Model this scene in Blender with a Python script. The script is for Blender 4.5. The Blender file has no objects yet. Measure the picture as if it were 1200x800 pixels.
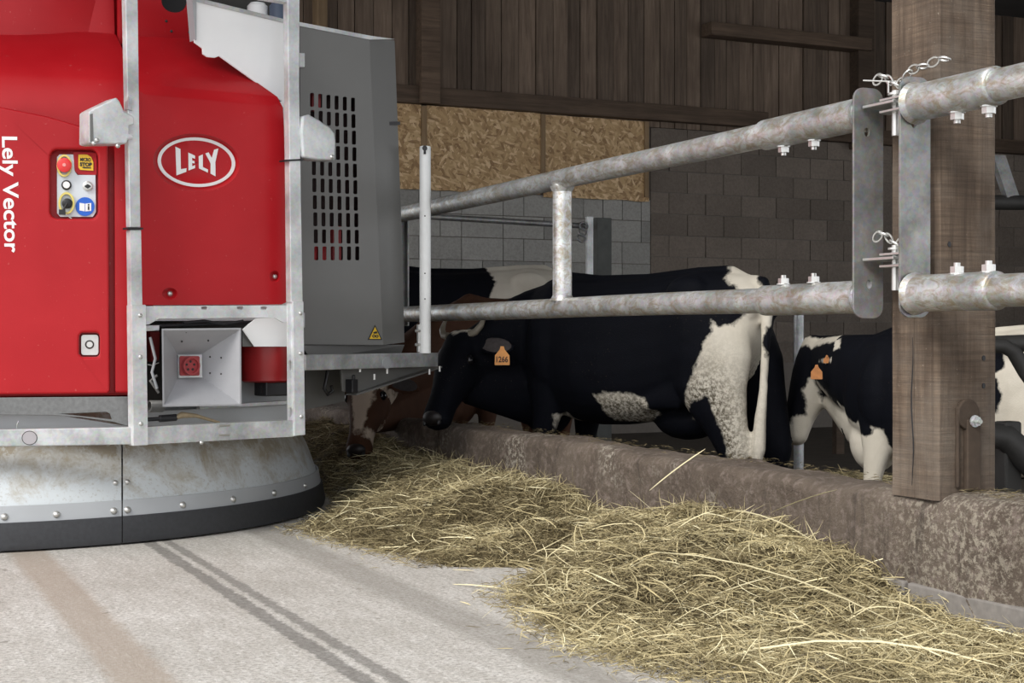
import bpy, bmesh, math, random
import numpy as np
from mathutils import Vector, Matrix, noise
random.seed(7); rng = np.random.default_rng(7)
C = bpy.context.scene.collection
sc = bpy.context.scene

# ---------------------------------------------------------------- camera, sky, sun, exposure
CAM_H = 0.8
HEAD = math.radians(24.7)                     # camera heading, clockwise from +Y (the feed lane runs along +Y)
FPX = 1733.0
Fv = Vector((math.sin(HEAD), math.cos(HEAD), 0)); Rv = Vector((math.cos(HEAD), -math.sin(HEAD), 0))
cam = bpy.data.cameras.new('camera'); cam.lens = 36 * FPX / 1200; cam.sensor_width = 36; cam.clip_end = 200
co = bpy.data.objects.new('camera', cam); C.objects.link(co)
co.location = (0, 0, CAM_H); co.rotation_euler = (math.radians(90 - 0.165), 0, -HEAD)
sc.camera = co
w = bpy.data.worlds.new('overcast_sky'); sc.world = w; w.use_nodes = True
wn = w.node_tree.nodes; wl = w.node_tree.links
bg = wn['Background']; bg.inputs[1].default_value = 1.0
tc = wn.new('ShaderNodeTexCoord'); sx = wn.new('ShaderNodeSeparateXYZ'); cr = wn.new('ShaderNodeValToRGB')
wl.new(tc.outputs['Generated'], sx.inputs[0]); wl.new(sx.outputs[2], cr.inputs[0]); wl.new(cr.outputs[0], bg.inputs[0])
cr.color_ramp.elements[0].position = 0.0; cr.color_ramp.elements[0].color = (0.86, 0.87, 0.89, 1)
cr.color_ramp.elements[1].position = 0.8; cr.color_ramp.elements[1].color = (0.98, 1.0, 1.04, 1)
sun = bpy.data.lights.new('sun', 'SUN'); sun.energy = 1.9; sun.angle = math.radians(25); sun.color = (1.0, 0.96, 0.9)
so = bpy.data.objects.new('sun', sun); C.objects.link(so)
so.rotation_euler = Vector((0.66, 0.36, -0.66)).to_track_quat('-Z', 'Y').to_euler()
sc.view_settings.view_transform = 'Standard'; sc.view_settings.look = 'None'; sc.view_settings.gamma = 1
sc.view_settings.use_curve_mapping = False; sc.view_settings.exposure = 0.78

def W(px, py, d):
    """world point at depth d that was measured at that place in the photograph"""
    u = (px - 600) / FPX; v = (395 - py) / FPX
    p = (Fv + Rv * u) * d; p.z = CAM_H + v * d
    return p
def ray(px, py):
    return Fv + Rv * ((px - 600) / FPX) + Vector((0, 0, (395 - py) / FPX))
CAM = Vector((0, 0, CAM_H))
def hit(px, py, p0, n):
    r = ray(px, py); t = (p0 - CAM).dot(n) / r.dot(n)
    return CAM + r * t

# ---------------------------------------------------------------- object helpers
def link(name, me, mat=None, parent=None, label=None):
    o = bpy.data.objects.new(name, me); C.objects.link(o)
    if mat is not None:
        for m in (mat if isinstance(mat, (list, tuple)) else [mat]): me.materials.append(m)
    if parent is not None:
        o.parent = parent
        off = parent_off(parent)
        if me is not None and me.users == 1: me.transform(Matrix.Translation(-off))
    if label: o['label'] = label
    return o
def parent_off(p):
    v = Vector((0, 0, 0))
    while p is not None: v += p.location; p = p.parent
    return v
def smooth(me, ang=40):
    me.shade_smooth()
    try: me.set_sharp_from_angle(angle=math.radians(ang))
    except Exception: pass
def obj(name, bm, mat, parent=None, label=None, sm=None, bev=0, seg=2):
    """one mesh object out of world-space bmesh"""
    bmesh.ops.recalc_face_normals(bm, faces=bm.faces)
    me = bpy.data.meshes.new(name); bm.to_mesh(me); bm.free()
    if sm: smooth(me, sm)
    o = link(name, me, mat, parent, label)
    if bev:
        b = o.modifiers.new('bevel', 'BEVEL'); b.width = bev; b.segments = seg; b.limit_method = 'ANGLE'; b.angle_limit = math.radians(50)
        b.harden_normals = False
    return o
def thing(name, loc, label, cat, group=None):
    o = bpy.data.objects.new(name, None); C.objects.link(o); o.location = loc; o.empty_display_size = .1
    o['label'] = label; o['category'] = cat
    if group: o['group'] = group
    return o
def tag(o, label, cat, group=None):
    o['label'] = label; o['category'] = cat
    if group: o['group'] = group
    return o
def recentre(o):
    me = o.data; c = Vector((0, 0, 0))
    vs = [v.co for v in me.vertices]
    c = Vector(((min(v.x for v in vs) + max(v.x for v in vs)) / 2, (min(v.y for v in vs) + max(v.y for v in vs)) / 2, min(v.z for v in vs)))
    me.transform(Matrix.Translation(-c)); o.location = o.location + c
    return o
def struct(name, bm, mat, parent=None, sm=None, bev=0):
    o = obj(name, bm, mat, parent, sm=sm, bev=bev)
    if parent is None: o['kind'] = 'structure'
    return o
def bx(bm, lo, hi):
    v = [bm.verts.new((x, y, z)) for z in (lo[2], hi[2]) for y in (lo[1], hi[1]) for x in (lo[0], hi[0])]
    for f in ((0, 1, 3, 2), (4, 6, 7, 5), (0, 4, 5, 1), (1, 5, 7, 3), (3, 7, 6, 2), (2, 6, 4, 0)): bm.faces.new([v[i] for i in f])
    return v
def box(lo, hi):
    bm = bmesh.new(); bx(bm, lo, hi); return bm
def obox(bm, c, ax, ay, az):
    """box with centre c and half-axes"""
    c = Vector(c)
    v = [bm.verts.new(c + ax * i + ay * j + az * k) for k in (-1, 1) for j in (-1, 1) for i in (-1, 1)]
    for f in ((0, 1, 3, 2), (4, 6, 7, 5), (0, 4, 5, 1), (1, 5, 7, 3), (3, 7, 6, 2), (2, 6, 4, 0)): bm.faces.new([v[i] for i in f])
def frame_of(t, up=Vector((0, 0, 1))):
    t = t.normalized()
    if abs(t.dot(up)) > .98: up = Vector((1, 0, 0))
    s = t.cross(up).normalized(); return s, s.cross(t).normalized()
def tube(bm, pts, r, n=16, cap=True):
    pts = [Vector(p) for p in pts]
    rs = r if isinstance(r, (list, tuple)) else [r] * len(pts)
    rings = []; s0 = None
    for i, p in enumerate(pts):
        t = (pts[min(i + 1, len(pts) - 1)] - pts[max(i - 1, 0)])
        if s0 is None: s, q = frame_of(t)
        else:
            tn = t.normalized(); s = (s0 - tn * s0.dot(tn)).normalized(); q = s.cross(tn).normalized()
        s0 = s
        rings.append([bm.verts.new(p + (s * math.cos(a) + q * math.sin(a)) * rs[i]) for a in [2 * math.pi * k / n for k in range(n)]])
    for a, b in zip(rings, rings[1:]):
        for k in range(n): bm.faces.new((a[k], a[(k + 1) % n], b[(k + 1) % n], b[k]))
    if cap: bm.faces.new(rings[0]); bm.faces.new(rings[-1][::-1])
def ringmesh(bm, rings, cap=True):
    rr = [[bm.verts.new(p) for p in r] for r in rings]; n = len(rr[0])
    for a, b in zip(rr, rr[1:]):
        for k in range(n): bm.faces.new((a[k], a[(k + 1) % n], b[(k + 1) % n], b[k]))
    if cap:
        bm.faces.new(rr[0]); bm.faces.new(rr[-1][::-1])
def torus(bm, c, ax, ay, R1, R2, r, n=18, m=8):
    """oval link around c in the plane ax, ay"""
    az = ax.cross(ay).normalized(); rings = []
    for i in range(n):
        a = 2 * math.pi * i / n; p = c + ax * (R1 * math.cos(a)) + ay * (R2 * math.sin(a))
        o = (ax * math.cos(a) * R2 + ay * math.sin(a) * R1).normalized()
        rings.append([bm.verts.new(p + (o * math.cos(b) + az * math.sin(b)) * r) for b in [2 * math.pi * k / m for k in range(m)]])
    for i in range(n):
        a, b = rings[i], rings[(i + 1) % n]
        for k in range(m): bm.faces.new((a[k], a[(k + 1) % m], b[(k + 1) % m], b[k]))
def plate(outer, holes, th, fmap, nvec):
    """flat sheet with holes: 2D loops mapped by fmap to world, thickness th away from nvec"""
    bm = bmesh.new(); es = []
    for loop in [outer] + list(holes):
        vs = [bm.verts.new(fmap(*p)) for p in loop]
        es += [bm.edges.new((vs[i], vs[(i + 1) % len(vs)])) for i in range(len(vs))]
    bmesh.ops.triangle_fill(bm, use_beauty=True, use_dissolve=False, edges=es, normal=nvec)
    fs = list(bm.faces)
    if th:
        r = bmesh.ops.extrude_face_region(bm, geom=fs)
        for v in [g for g in r['geom'] if isinstance(g, bmesh.types.BMVert)]: v.co -= nvec * th
    return bm
def rrect(x0, y0, x1, y1, r, n=4):
    o = []
    for cx, cy, a0 in ((x1 - r, y0 + r, -90), (x1 - r, y1 - r, 0), (x0 + r, y1 - r, 90), (x0 + r, y0 + r, 180)):
        for k in range(n + 1):
            a = math.radians(a0 + 90 * k / n); o.append((cx + r * math.cos(a), cy + r * math.sin(a)))
    return o
def ellipse(cx, cy, a, b, n=40, rot=0):
    o = []
    for k in range(n):
        t = 2 * math.pi * k / n; x = a * math.cos(t); y = b * math.sin(t)
        o.append((cx + x * math.cos(rot) - y * math.sin(rot), cy + x * math.sin(rot) + y * math.cos(rot)))
    return o
def text_mesh(body, size, ext=.001, off=0.0, align='CENTER'):
    cu = bpy.data.curves.new('t', 'FONT'); cu.body = body; cu.size = size; cu.extrude = ext; cu.offset = off
    cu.align_x = align; cu.align_y = 'CENTER'; cu.resolution_u = 4
    o = bpy.data.objects.new('t', cu); C.objects.link(o)
    dg = bpy.context.evaluated_depsgraph_get(); me = bpy.data.meshes.new_from_object(o.evaluated_get(dg))
    bpy.data.objects.remove(o); return me
def place_mesh(me, origin, ex, ey):
    ez = ex.cross(ey).normalized()
    M = Matrix(((ex.x, ey.x, ez.x, origin.x), (ex.y, ey.y, ez.y, origin.y), (ex.z, ey.z, ez.z, origin.z), (0, 0, 0, 1)))
    me.transform(M); return me
def screw(bm, p, n, r=.008, h=.005):
    tube(bm, [p, p + n * h * .6, p + n * h], [r, r * .92, r * .55], 10)
def hexbolt(bm, p, ax, r=.016, ln=.03):
    """nut, washer and thread end"""
    s, q = frame_of(ax)
    for r_, a, b, n in ((r * 1.25, 0, .004, 12), (r, .004, .004 + ln * .55, 6), (r * .5, .004 + ln * .55, ln * .55 + .014, 10)):
        ringmesh(bm, [[p + ax * t + (s * math.cos(2 * math.pi * k / n) + q * math.sin(2 * math.pi * k / n)) * r_ for k in range(n)] for t in (a, b)])

# ---------------------------------------------------------------- materials
class N:
    def __init__(s, name):
        s.m = bpy.data.materials.new(name); s.m.use_nodes = True; s.t = s.m.node_tree; s.b = s.t.nodes['Principled BSDF']
    def n(s, t, **k):
        x = s.t.nodes.new(t)
        for a, b in k.items():
            if a.startswith('i_'): x.inputs[int(a[2:]) if a[2:].isdigit() else a[2:]].default_value = b
            else: setattr(x, a, b)
        return x
    def l(s, a, b): s.t.links.new(a, b)
    def pos(s, scale=(1, 1, 1), obj=False):
        if obj: g = s.n('ShaderNodeTexCoord').outputs['Object']
        else: g = s.n('ShaderNodeNewGeometry').outputs['Position']
        mp = s.n('ShaderNodeMapping'); mp.inputs['Scale'].default_value = scale; s.l(g, mp.inputs[0]); return mp.outputs[0]
    def noise(s, v, sc_, det=4, rough=.55, dist=0):
        x = s.n('ShaderNodeTexNoise'); x.inputs['Scale'].default_value = sc_; x.inputs['Detail'].default_value = det
        x.inputs['Roughness'].default_value = rough; x.inputs['Distortion'].default_value = dist; s.l(v, x.inputs['Vector']); return x.outputs[0]
    def ramp(s, f, stops, interp='LINEAR'):
        r = s.n('ShaderNodeValToRGB'); s.l(f, r.inputs[0]); e = r.color_ramp.elements; r.color_ramp.interpolation = interp
        while len(e) < len(stops): e.new(.5)
        for x, (p, c) in zip(e, stops): x.position = p; x.color = (c if isinstance(c, tuple) else (c, c, c)) + ((1,) if not isinstance(c, tuple) or len(c) == 3 else ())
        return r.outputs[0]
    def mix(s, f, a, b, mode='MIX'):
        x = s.n('ShaderNodeMix', data_type='RGBA', blend_type=mode)
        for sock, v in ((x.inputs[0], f), (x.inputs[6], a), (x.inputs[7], b)):
            if hasattr(v, 'links'): s.l(v, sock)
            elif isinstance(v, (int, float)): sock.default_value = v
            else: sock.default_value = tuple(v) + (1,)
        return x.outputs[2]
    def math(s, op, a, b=None, c=None):
        x = s.n('ShaderNodeMath', operation=op)
        for sock, v in zip(x.inputs, (a, b, c)):
            if v is None: continue
            if hasattr(v, 'links'): s.l(v, sock)
            else: sock.default_value = v
        return x.outputs[0]
    def bump(s, h, strength=.3, dist=.01):
        b = s.n('ShaderNodeBump'); b.inputs['Strength'].default_value = strength; b.inputs['Distance'].default_value = dist
        s.l(h, b.inputs['Height']); s.l(b.outputs[0], s.b.inputs['Normal'])
    def set(s, col=None, rough=.5, metal=0, spec=None, coat=0, emit=None):
        if col is not None:
            if hasattr(col, 'links'): s.l(col, s.b.inputs['Base Color'])
            else: s.b.inputs['Base Color'].default_value = tuple(col) + (1,)
        if hasattr(rough, 'links'): s.l(rough, s.b.inputs['Roughness'])
        else: s.b.inputs['Roughness'].default_value = rough
        s.b.inputs['Metallic'].default_value = metal
        if spec is not None: s.b.inputs['Specular IOR Level'].default_value = spec
        s.b.inputs['Coat Weight'].default_value = coat
        return s.m
def flat(name, col, rough=.5, metal=0, var=.12, sc_=12):
    m = N(name); n = m.noise(m.pos(), sc_, 4)
    c = m.mix(n, tuple(x * (1 - var) for x in col), tuple(min(1, x * (1 + var)) for x in col))
    return m.set(c, rough, metal)

def mat_red():
    m = N('red_plastic'); p = m.pos(); n = m.noise(p, 2.5, 5); n2 = m.noise(p, 180, 2)
    c = m.mix(m.ramp(n, [(.35, 0.), (.7, 1.)]), (.38, .005, .010), (.46, .012, .018))
    sp = m.ramp(m.noise(p, 60, 2), [(.70, 0.), (.76, 1.)]); c = m.mix(m.math('MULTIPLY', sp, .12), c, (.75, .45, .42))
    m.bump(n2, .12, .002); return m.set(c, .40, 0, .3)
def mat_galv(name='galvanised_steel', rust=.0, base=.46, sc_=9, metal=.55):
    m = N(name); p = m.pos(); n = m.noise(p, sc_, 6, .65); v = m.n('ShaderNodeTexVoronoi'); v.inputs['Scale'].default_value = 90; m.l(p, v.inputs['Vector'])
    c = m.mix(m.ramp(n, [(.3, 0.), (.7, 1.)]), (base * .62, base * .65, base * .66), (base * 1.4, base * 1.43, base * 1.45))
    c = m.mix(.14, c, v.outputs['Color'], 'SOFT_LIGHT')
    if rust:
        r = m.ramp(m.noise(m.pos((1, .45, 1)), 34, 7, .78, .8), [(.46, 0.), (.60, 1.)])
        geo = m.n('ShaderNodeSeparateXYZ'); 
        c = m.mix(m.math('MULTIPLY', r, rust), c, (.34, .27, .17))
    m.bump(m.noise(p, 40, 5, .7), .25, .004)
    return m.set(c, m.ramp(m.noise(p, 20, 4), [(.3, .32), (.7, .55)]), metal)
def mat_concrete_lane():
    m = N('lane_concrete'); p = m.pos(); sx = m.n('ShaderNodeSeparateXYZ'); m.l(p, sx.inputs[0])
    big = m.noise(p, 1.3, 6, .6); fine = m.noise(p, 75, 8, .8); mid = m.noise(m.pos((3, .6, 1)), 6, 6, .7)
    c = m.mix(m.ramp(big, [(.3, 0.), (.7, 1.)]), (.50, .48, .445), (.72, .70, .67))
    c = m.mix(m.ramp(mid, [(.35, .55), (.65, 0.)]), c, (.36, .33, .29))
    c = m.mix(m.ramp(fine, [(.40, .85), (.56, 0.)]), c, (.25, .235, .21)); c = m.mix(m.ramp(m.noise(m.pos((2.2, .7, 1)), 26, 6, .8), [(.54, 0.), (.68, .5)]), c, (.86, .85, .83))
    edge = m.noise(p, 18, 9, .8); wob = m.math('MULTIPLY', m.math('SUBTRACT', edge, .5), .08)
    X = m.math('ADD', sx.outputs[0], wob)
    def band(x0, hw, soft):
        d = m.math('ABSOLUTE', m.math('SUBTRACT', X, x0)); return m.ramp(m.math('DIVIDE', d, hw), [(max(0, 1 - soft), 1.), (1, 0.)])
    t = m.math('MAXIMUM', band(1.125, .030, .3), m.math('MULTIPLY', band(1.195, .024, .35), .9))
    t = m.math('MULTIPLY', t, m.math('MULTIPLY_ADD', m.noise(p, 30, 6, .8), .9, .25))
    c = m.mix(t, c, (.125, .118, .108))
    c = m.mix(m.math('MULTIPLY', band(1.62, .10, .5), .5), c, (.21, .195, .17))
    c = m.mix(m.math('MULTIPLY', band(.66, .085, .4), .68), c, (.33, .27, .215))
    sp = m.ramp(m.noise(p, 16, 3, .5), [(.70, 0.), (.73, 1.)]); c = m.mix(m.math('MULTIPLY', sp, .5), c, (.13, .11, .08))
    m.bump(m.math('ADD', fine, m.math('MULTIPLY', m.noise(p, 160, 3), .6)), .55, .006)
    return m.set(c, .9)
def mat_kerb():
    m = N('kerb_concrete'); p = m.pos(); n = m.noise(p, 3, 7, .65); f = m.noise(p, 30, 6, .7)
    c = m.mix(m.ramp(n, [(.3, 0.), (.72, 1.)]), (.085, .062, .046), (.20, .16, .125))
    c = m.mix(m.ramp(f, [(.5, 0.), (.62, .75)]), c, (.25, .20, .17))
    pale = m.math('MULTIPLY', m.ramp(m.noise(p, 2.2, 4, .6), [(.58, 0.), (.70, 1.)]), m.ramp(m.noise(p, 55, 4, .7), [(.50, 0.), (.58, 1.)]))
    c = m.mix(m.math('MULTIPLY', pale, .9), c, (.46, .42, .35))
    sx = m.n('ShaderNodeSeparateXYZ'); m.l(p, sx.inputs[0]); zn = m.ramp(m.math('DIVIDE', m.math('ABSOLUTE', m.math('SUBTRACT', sx.outputs[1], 3.22)), .5), [(.2, 1.), (.9, 0.)])
    c = m.mix(m.math('MULTIPLY', zn, m.ramp(m.noise(p, 55, 7, .8), [(.50, 0.), (.56, .85)])), c, (.42, .375, .30))
    fd = m.ramp(m.noise(m.pos((14, 14, 2)), 1, 5, .7), [(.30, .6), (.42, 0.)]); c = m.mix(fd, c, (.05, .038, .03))
    m.bump(m.noise(p, 22, 8, .75), 1.0, .025); return m.set(c, .92)
def mat_wood(name, c0, c1, axis=2, sc_=1, rough=.85):
    m = N(name); s = [26, 26, 26]; s[axis] = 1.6; p = m.pos(tuple(x * sc_ for x in s)); g = m.noise(p, 1, 6, .65, .4); b = m.noise(m.pos(), 2.2, 5)
    oi = m.n('ShaderNodeObjectInfo').outputs['Random']
    c = m.mix(m.ramp(g, [(.3, 0.), (.7, 1.)]), c0, c1)
    c = m.mix(m.ramp(b, [(.3, .45), (.7, 0.)]), c, tuple(x * .6 for x in c0))
    k = m.math('MULTIPLY_ADD', oi, .7, .65); mul = m.n('ShaderNodeVectorMath', operation='SCALE'); m.l(c, mul.inputs[0]); m.l(k, mul.inputs[3])
    m.bump(g, .5, .006); return m.set(mul.outputs[0], rough)
def mat_post():
    m = N('sawn_post_timber'); p = m.pos(); saw = m.noise(m.pos((3, 3, 75)), 1, 4, .7, .3); g = m.noise(m.pos((30, 30, 1.6)), 1, 7, .7, .6); b = m.noise(p, 3, 6, .65)
    c = m.mix(m.ramp(g, [(.30, 0.), (.68, 1.)]), (.045, .029, .019), (.165, .118, .082))
    c = m.mix(m.ramp(saw, [(.40, .55), (.60, 0.)]), c, (.05, .034, .024))
    c = m.mix(m.ramp(b, [(.45, 0.), (.72, .6)]), c, (.20, .17, .14))
    c = m.mix(m.ramp(m.noise(p, 110, 4, .7), [(.66, 0.), (.72, .5)]), c, (.42, .37, .30))
    m.bump(m.math('ADD', saw, g), .5, .006); return m.set(c, .88)
def mat_block(name, c0, c1):
    m = N(name); p = m.pos(); n = m.noise(p, 2.0, 5); f = m.noise(p, 40, 5, .7); oi = m.n('ShaderNodeObjectInfo').outputs['Random']
    c = m.mix(n, c0, c1); c = m.mix(m.ramp(f, [(.35, .35), (.6, 0.)]), c, tuple(x * .5 for x in c0))
    k = m.math('MULTIPLY_ADD', oi, .35, .82); mul = m.n('ShaderNodeVectorMath', operation='SCALE'); m.l(c, mul.inputs[0]); m.l(k, mul.inputs[3])
    m.bump(f, .5, .006); return m.set(mul.outputs[0], .95)
def mat_osb():
    m = N('osb'); p = m.pos((1, 1, 1)); 
    d = m.n('ShaderNodeTexNoise'); d.inputs['Scale'].default_value = 3; m.l(p, d.inputs['Vector'])
    vals = []
    cols = None
    for i, (rot, s) in enumerate(((.5, (34, 9, 10)), (-.6, (38, 9, 11)), (1.35, (32, 9, 11)))):
        vr = m.n('ShaderNodeVectorRotate'); vr.rotation_type = 'Y_AXIS'; vr.inputs['Angle'].default_value = rot; m.l(p, vr.inputs[0]); mp = m.n('ShaderNodeMapping'); mp.inputs['Scale'].default_value = s; m.l(vr.outputs[0], mp.inputs[0])
        v = m.n('ShaderNodeTexVoronoi'); v.inputs['Scale'].default_value = 1.3; m.l(mp.outputs[0], v.inputs['Vector']); vals.append(v)
    s = [m.n('ShaderNodeSeparateColor') for _ in vals]
    for a, b in zip(vals, s): m.l(a.outputs['Color'], b.inputs[0])
    sel = m.ramp(s[0].outputs[1], [(.49, 0.), (.51, 1.)]); f = m.mix(sel, s[0].outputs[0], s[1].outputs[0]); f = m.mix(m.ramp(s[2].outputs[1], [(.6, 0.), (.62, 1.)]), f, s[2].outputs[2])
    c = m.ramp(f, [(0., (.30, .175, .075)), (.35, (.50, .32, .15)), (.7, (.58, .39, .195)), (1., (.78, .58, .34))])
    return m.set(c, .6)
def mat_hide(name, dark, light, dirty=(.30, .25, .17), edge=.06):
    m = N(name); p = m.pos(obj=True)
    at = m.n('ShaderNodeAttribute', attribute_name='patch').outputs['Fac']
    k = m.math('ADD', at, m.math('MULTIPLY', m.math('SUBTRACT', m.noise(p, 22, 5, .65), .5), edge))
    f = m.ramp(m.math('ADD', k, .5), [(.492, 0.), (.508, 1.)])
    l = m.mix(m.ramp(m.noise(p, 6, 5, .6), [(.35, 0.), (.7, .6)]), light, tuple(a * .62 + b * .38 for a, b in zip(light, dirty)))
    da = m.n('ShaderNodeAttribute', attribute_name='dirt').outputs['Fac']
    l = m.mix(m.math('MULTIPLY', da, m.ramp(m.noise(m.pos((1, 1, 1), True), 60, 5, .8), [(.42, 0.), (.56, 1.)])), l, (.10, .085, .06))
    d = m.mix(m.noise(p, 9, 4), tuple(x * .7 for x in dark), tuple(x * 1.4 for x in dark))
    sp = m.ramp(m.noise(p, 150, 2, .6), [(.70, 0.), (.74, 1.)]); zz = m.n('ShaderNodeSeparateXYZ'); m.l(m.n('ShaderNodeNewGeometry').outputs['Normal'], zz.inputs[0])
    d = m.mix(m.math('MULTIPLY', sp, m.ramp(m.noise(p, 4, 2), [(.5, 0.), (.6, .5)])), d, (.2, .16, .10))
    c = m.mix(f, d, l); m.bump(m.noise(m.pos((1, 1, 1), True), 130, 4, .7), .35, .006)
    return m.set(c, .75, 0, .12)

RED = mat_red(); GALV = mat_galv(); GALVR = mat_galv('weathered_galvanised_pipe', .75, .56, 9, .7); GALVD = mat_galv('dull_galvanised_plate', .25, .25)
ALU = mat_galv('aluminium_profile', .0, .56, 5, .35); PALE = flat('white_coated_sheet', (.93, .95, .97), .45, .0, .06, 5)
GREY = flat('grey_coated_cabinet', (.165, .165, .160), .42, .0, .12, 3); GREY2 = flat('light_grey_sheet', (.40, .42, .44), .5, .1, .1, 4)
RUB = flat('black_rubber', (.035, .037, .042), .6, 0, .3, 60); BLK = flat('black_plastic', (.012, .012, .014), .45, 0, .3, 20)
DARKM = flat('dark_machinery', (.05, .048, .045), .6, .3, .4, 10); WHITE = flat('white_print', (.85, .85, .85), .5, 0, .03)
YEL = flat('yellow_sticker', (.80, .52, .03), .45, 0, .05); BLUE = flat('blue_sticker', (.01, .12, .60), .45, 0, .05)
YBEZ = flat('yellow_bezel', (.72, .60, .16), .4, 0, .1); REDB = flat('red_button', (.72, .035, .035), .35, 0, .05)
REDD = flat('dusty_red_plug', (.34, .045, .05), .6, 0, .25, 60); SILV = flat('zinc_plated', (.62, .62, .60), .35, .8, .15, 40)
WPOST = flat('white_painted_tube', (.86, .88, .88), .4, .0, .08, 20); LANE = mat_concrete_lane(); KERB = mat_kerb()
FOOT = flat('pale_footing', (.20, .185, .17), .95, 0, .4, 40)
POSTW = mat_post(); CLAD = mat_wood('dark_cladding', (.10, .070, .050), (.235, .175, .13), 2)
BEAMW = mat_wood('dark_beam', (.07, .047, .032), (.16, .11, .075), 0)
BATTW = mat_wood('pale_batten', (.30, .20, .11), (.44, .31, .18), 2)
BLK_G = mat_block('grey_block', (.32, .315, .295), (.41, .405, .38)); BLK_B = mat_block('brown_block', (.155, .128, .105), (.26, .22, .185))
MORT = flat('mortar', (.19, .17, .15), .95, 0, .2, 20); OSB = mat_osb()
BFLOOR = flat('dirty_barn_floor', (.06, .048, .035), .9, 0, .5, 6); ROOF = flat('roof_sheet', (.09, .09, .09), .8, 0, .2, 3)
HORN = flat('horn', (.22, .195, .15), .45, 0, .35, 25); HOOF = flat('hoof', (.04, .035, .03), .6, 0, .3, 30)
EYE = flat('eye', (.004, .004, .006), .05, 0, 0.1, 3); TAGM = flat('orange_ear_tag', (.80, .36, .10), .5, 0, .12, 60); TAGD = flat('dirty_orange_tag', (.42, .17, .05), .6, 0, .3, 60)
INK = flat('tag_ink', (.10, .04, .02), .6, 0, .1); NOSE = flat('dark_nose', (.012, .009, .009), .5, 0, .3, 40)
def mat_skirt():
    m = N('skirt_sheet'); p = m.pos(); z = m.n('ShaderNodeSeparateXYZ'); m.l(p, z.inputs[0])
    zz = m.math('ADD', z.outputs[2], m.math('MULTIPLY', m.math('SUBTRACT', m.noise(p, 5, 8, .75, .5), .5), .75))
    f = m.ramp(zz, [(.21, 0.), (.37, .9)]); c = m.mix(f, (.58, .62, .64), (.34, .29, .205))
    pt = m.math('MULTIPLY', m.ramp(m.noise(m.pos((1, 1, .7)), 15, 7, .75), [(.50, 0.), (.56, .8)]), m.ramp(z.outputs[2], [(.22, 0.), (.36, 1.)])); c = m.mix(pt, c, (.56, .57, .55))
    c = m.mix(m.ramp(m.noise(p, 60, 4, .7), [(.56, 0.), (.64, .35)]), c, (.28, .24, .18))
    return m.set(c, .5, .15)
SKIRT = mat_skirt()
def mat_hay(name, attr=True):
    m = N(name)
    if attr:
        a = m.n('ShaderNodeAttribute', attribute_name='tone').outputs['Fac']
        c = m.ramp(a, [(0., (.06, .046, .022)), (.22, (.16, .125, .06)), (.45, (.28, .232, .13)), (.75, (.52, .44, .245)), (1., (.82, .75, .50))])
    else:
        p = m.pos(); a = m.noise(m.pos((60, 25, 60)), 1, 6, .8, 1.5); c = m.ramp(a, [(.3, (.035, .026, .013)), (.5, (.11, .086, .043)), (.7, (.24, .19, .10))])
        m.bump(a, .9, .02)
    return m.set(c, .6, 0, .3)
HAY = mat_hay('hay_stalk'); HAYB = mat_hay('hay_mass', False)

# ---------------------------------------------------------------- setting
FZ = -0.20                                                          # barn floor lies lower than the feed lane
YB = 13.5                                                           # back wall
bm = bmesh.new(); bx(bm, (-14, -6, -.12), (2.95, 22, 0)); struct('floor', bm, LANE)
bm = bmesh.new(); bx(bm, (2.95, -6, FZ - .12), (15, YB, FZ)); struct('floor_barn', bm, BFLOOR)
bm = bmesh.new(); bx(bm, (3.4, YB, FZ), (14.6, YB + .2, 6.2)); wall = struct('wall_back', bm, MORT)
bm = bmesh.new(); bx(bm, (14.4, 8.5, FZ), (14.6, YB, 6.2)); struct('wall_right', bm, CLAD)
bm = bmesh.new(); bx(bm, (2.2, -6, 4.6), (15, YB + .4, 4.7)); struct('ceiling', bm, ROOF)
bm = bmesh.new(); bx(bm, (-4.2, 4.2, 4.6), (2.2, 22, 4.7)); struct('ceiling_lane_shade', bm, ROOF)  # unseen roof added over the lane to cut the sky light from above
BW, BH = .452, .2255
def block_mesh(x0, x1):
    bm = box((x0 + .004, YB - .016, .004), (x1 - .004, YB + .01, BH - .004)); me = bpy.data.meshes.new('concrete_block'); bmesh.ops.recalc_face_normals(bm, faces=bm.faces); bm.to_mesh(me); bm.free(); return me
def blocks(xa, xb, za, zb, mat, cuts=None, mix=False):
    r = 0; z = za
    cache = {}
    while z < zb - .02:
        x = xa; off = (r % 2) * BW / 2
        edges = [xa]; e = xa + (BW / 2 if off else BW)
        while e < xb - .06:
            edges.append(e); e += (BW if not mix or random.random() < .55 else BW / 2)
        edges.append(xb)
        for a, b in zip(edges, edges[1:]):
            k = (round(b - a, 3), mat.name)
            if k not in cache:
                me = block_mesh(0, b - a); me.materials.append(mat); cache[k] = me
            o = bpy.data.objects.new('concrete_block', cache[k]); C.objects.link(o); o.parent = wall; o.location = (a, random.uniform(-.004, .004), z)
        z += BH; r += 1
blocks(4.75, 7.80, 2.24 - BH * 5, 2.24, BLK_G, mix=True)
blocks(7.80, 13.2, 3.0 - BH * 11, 3.0, BLK_B)
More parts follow.
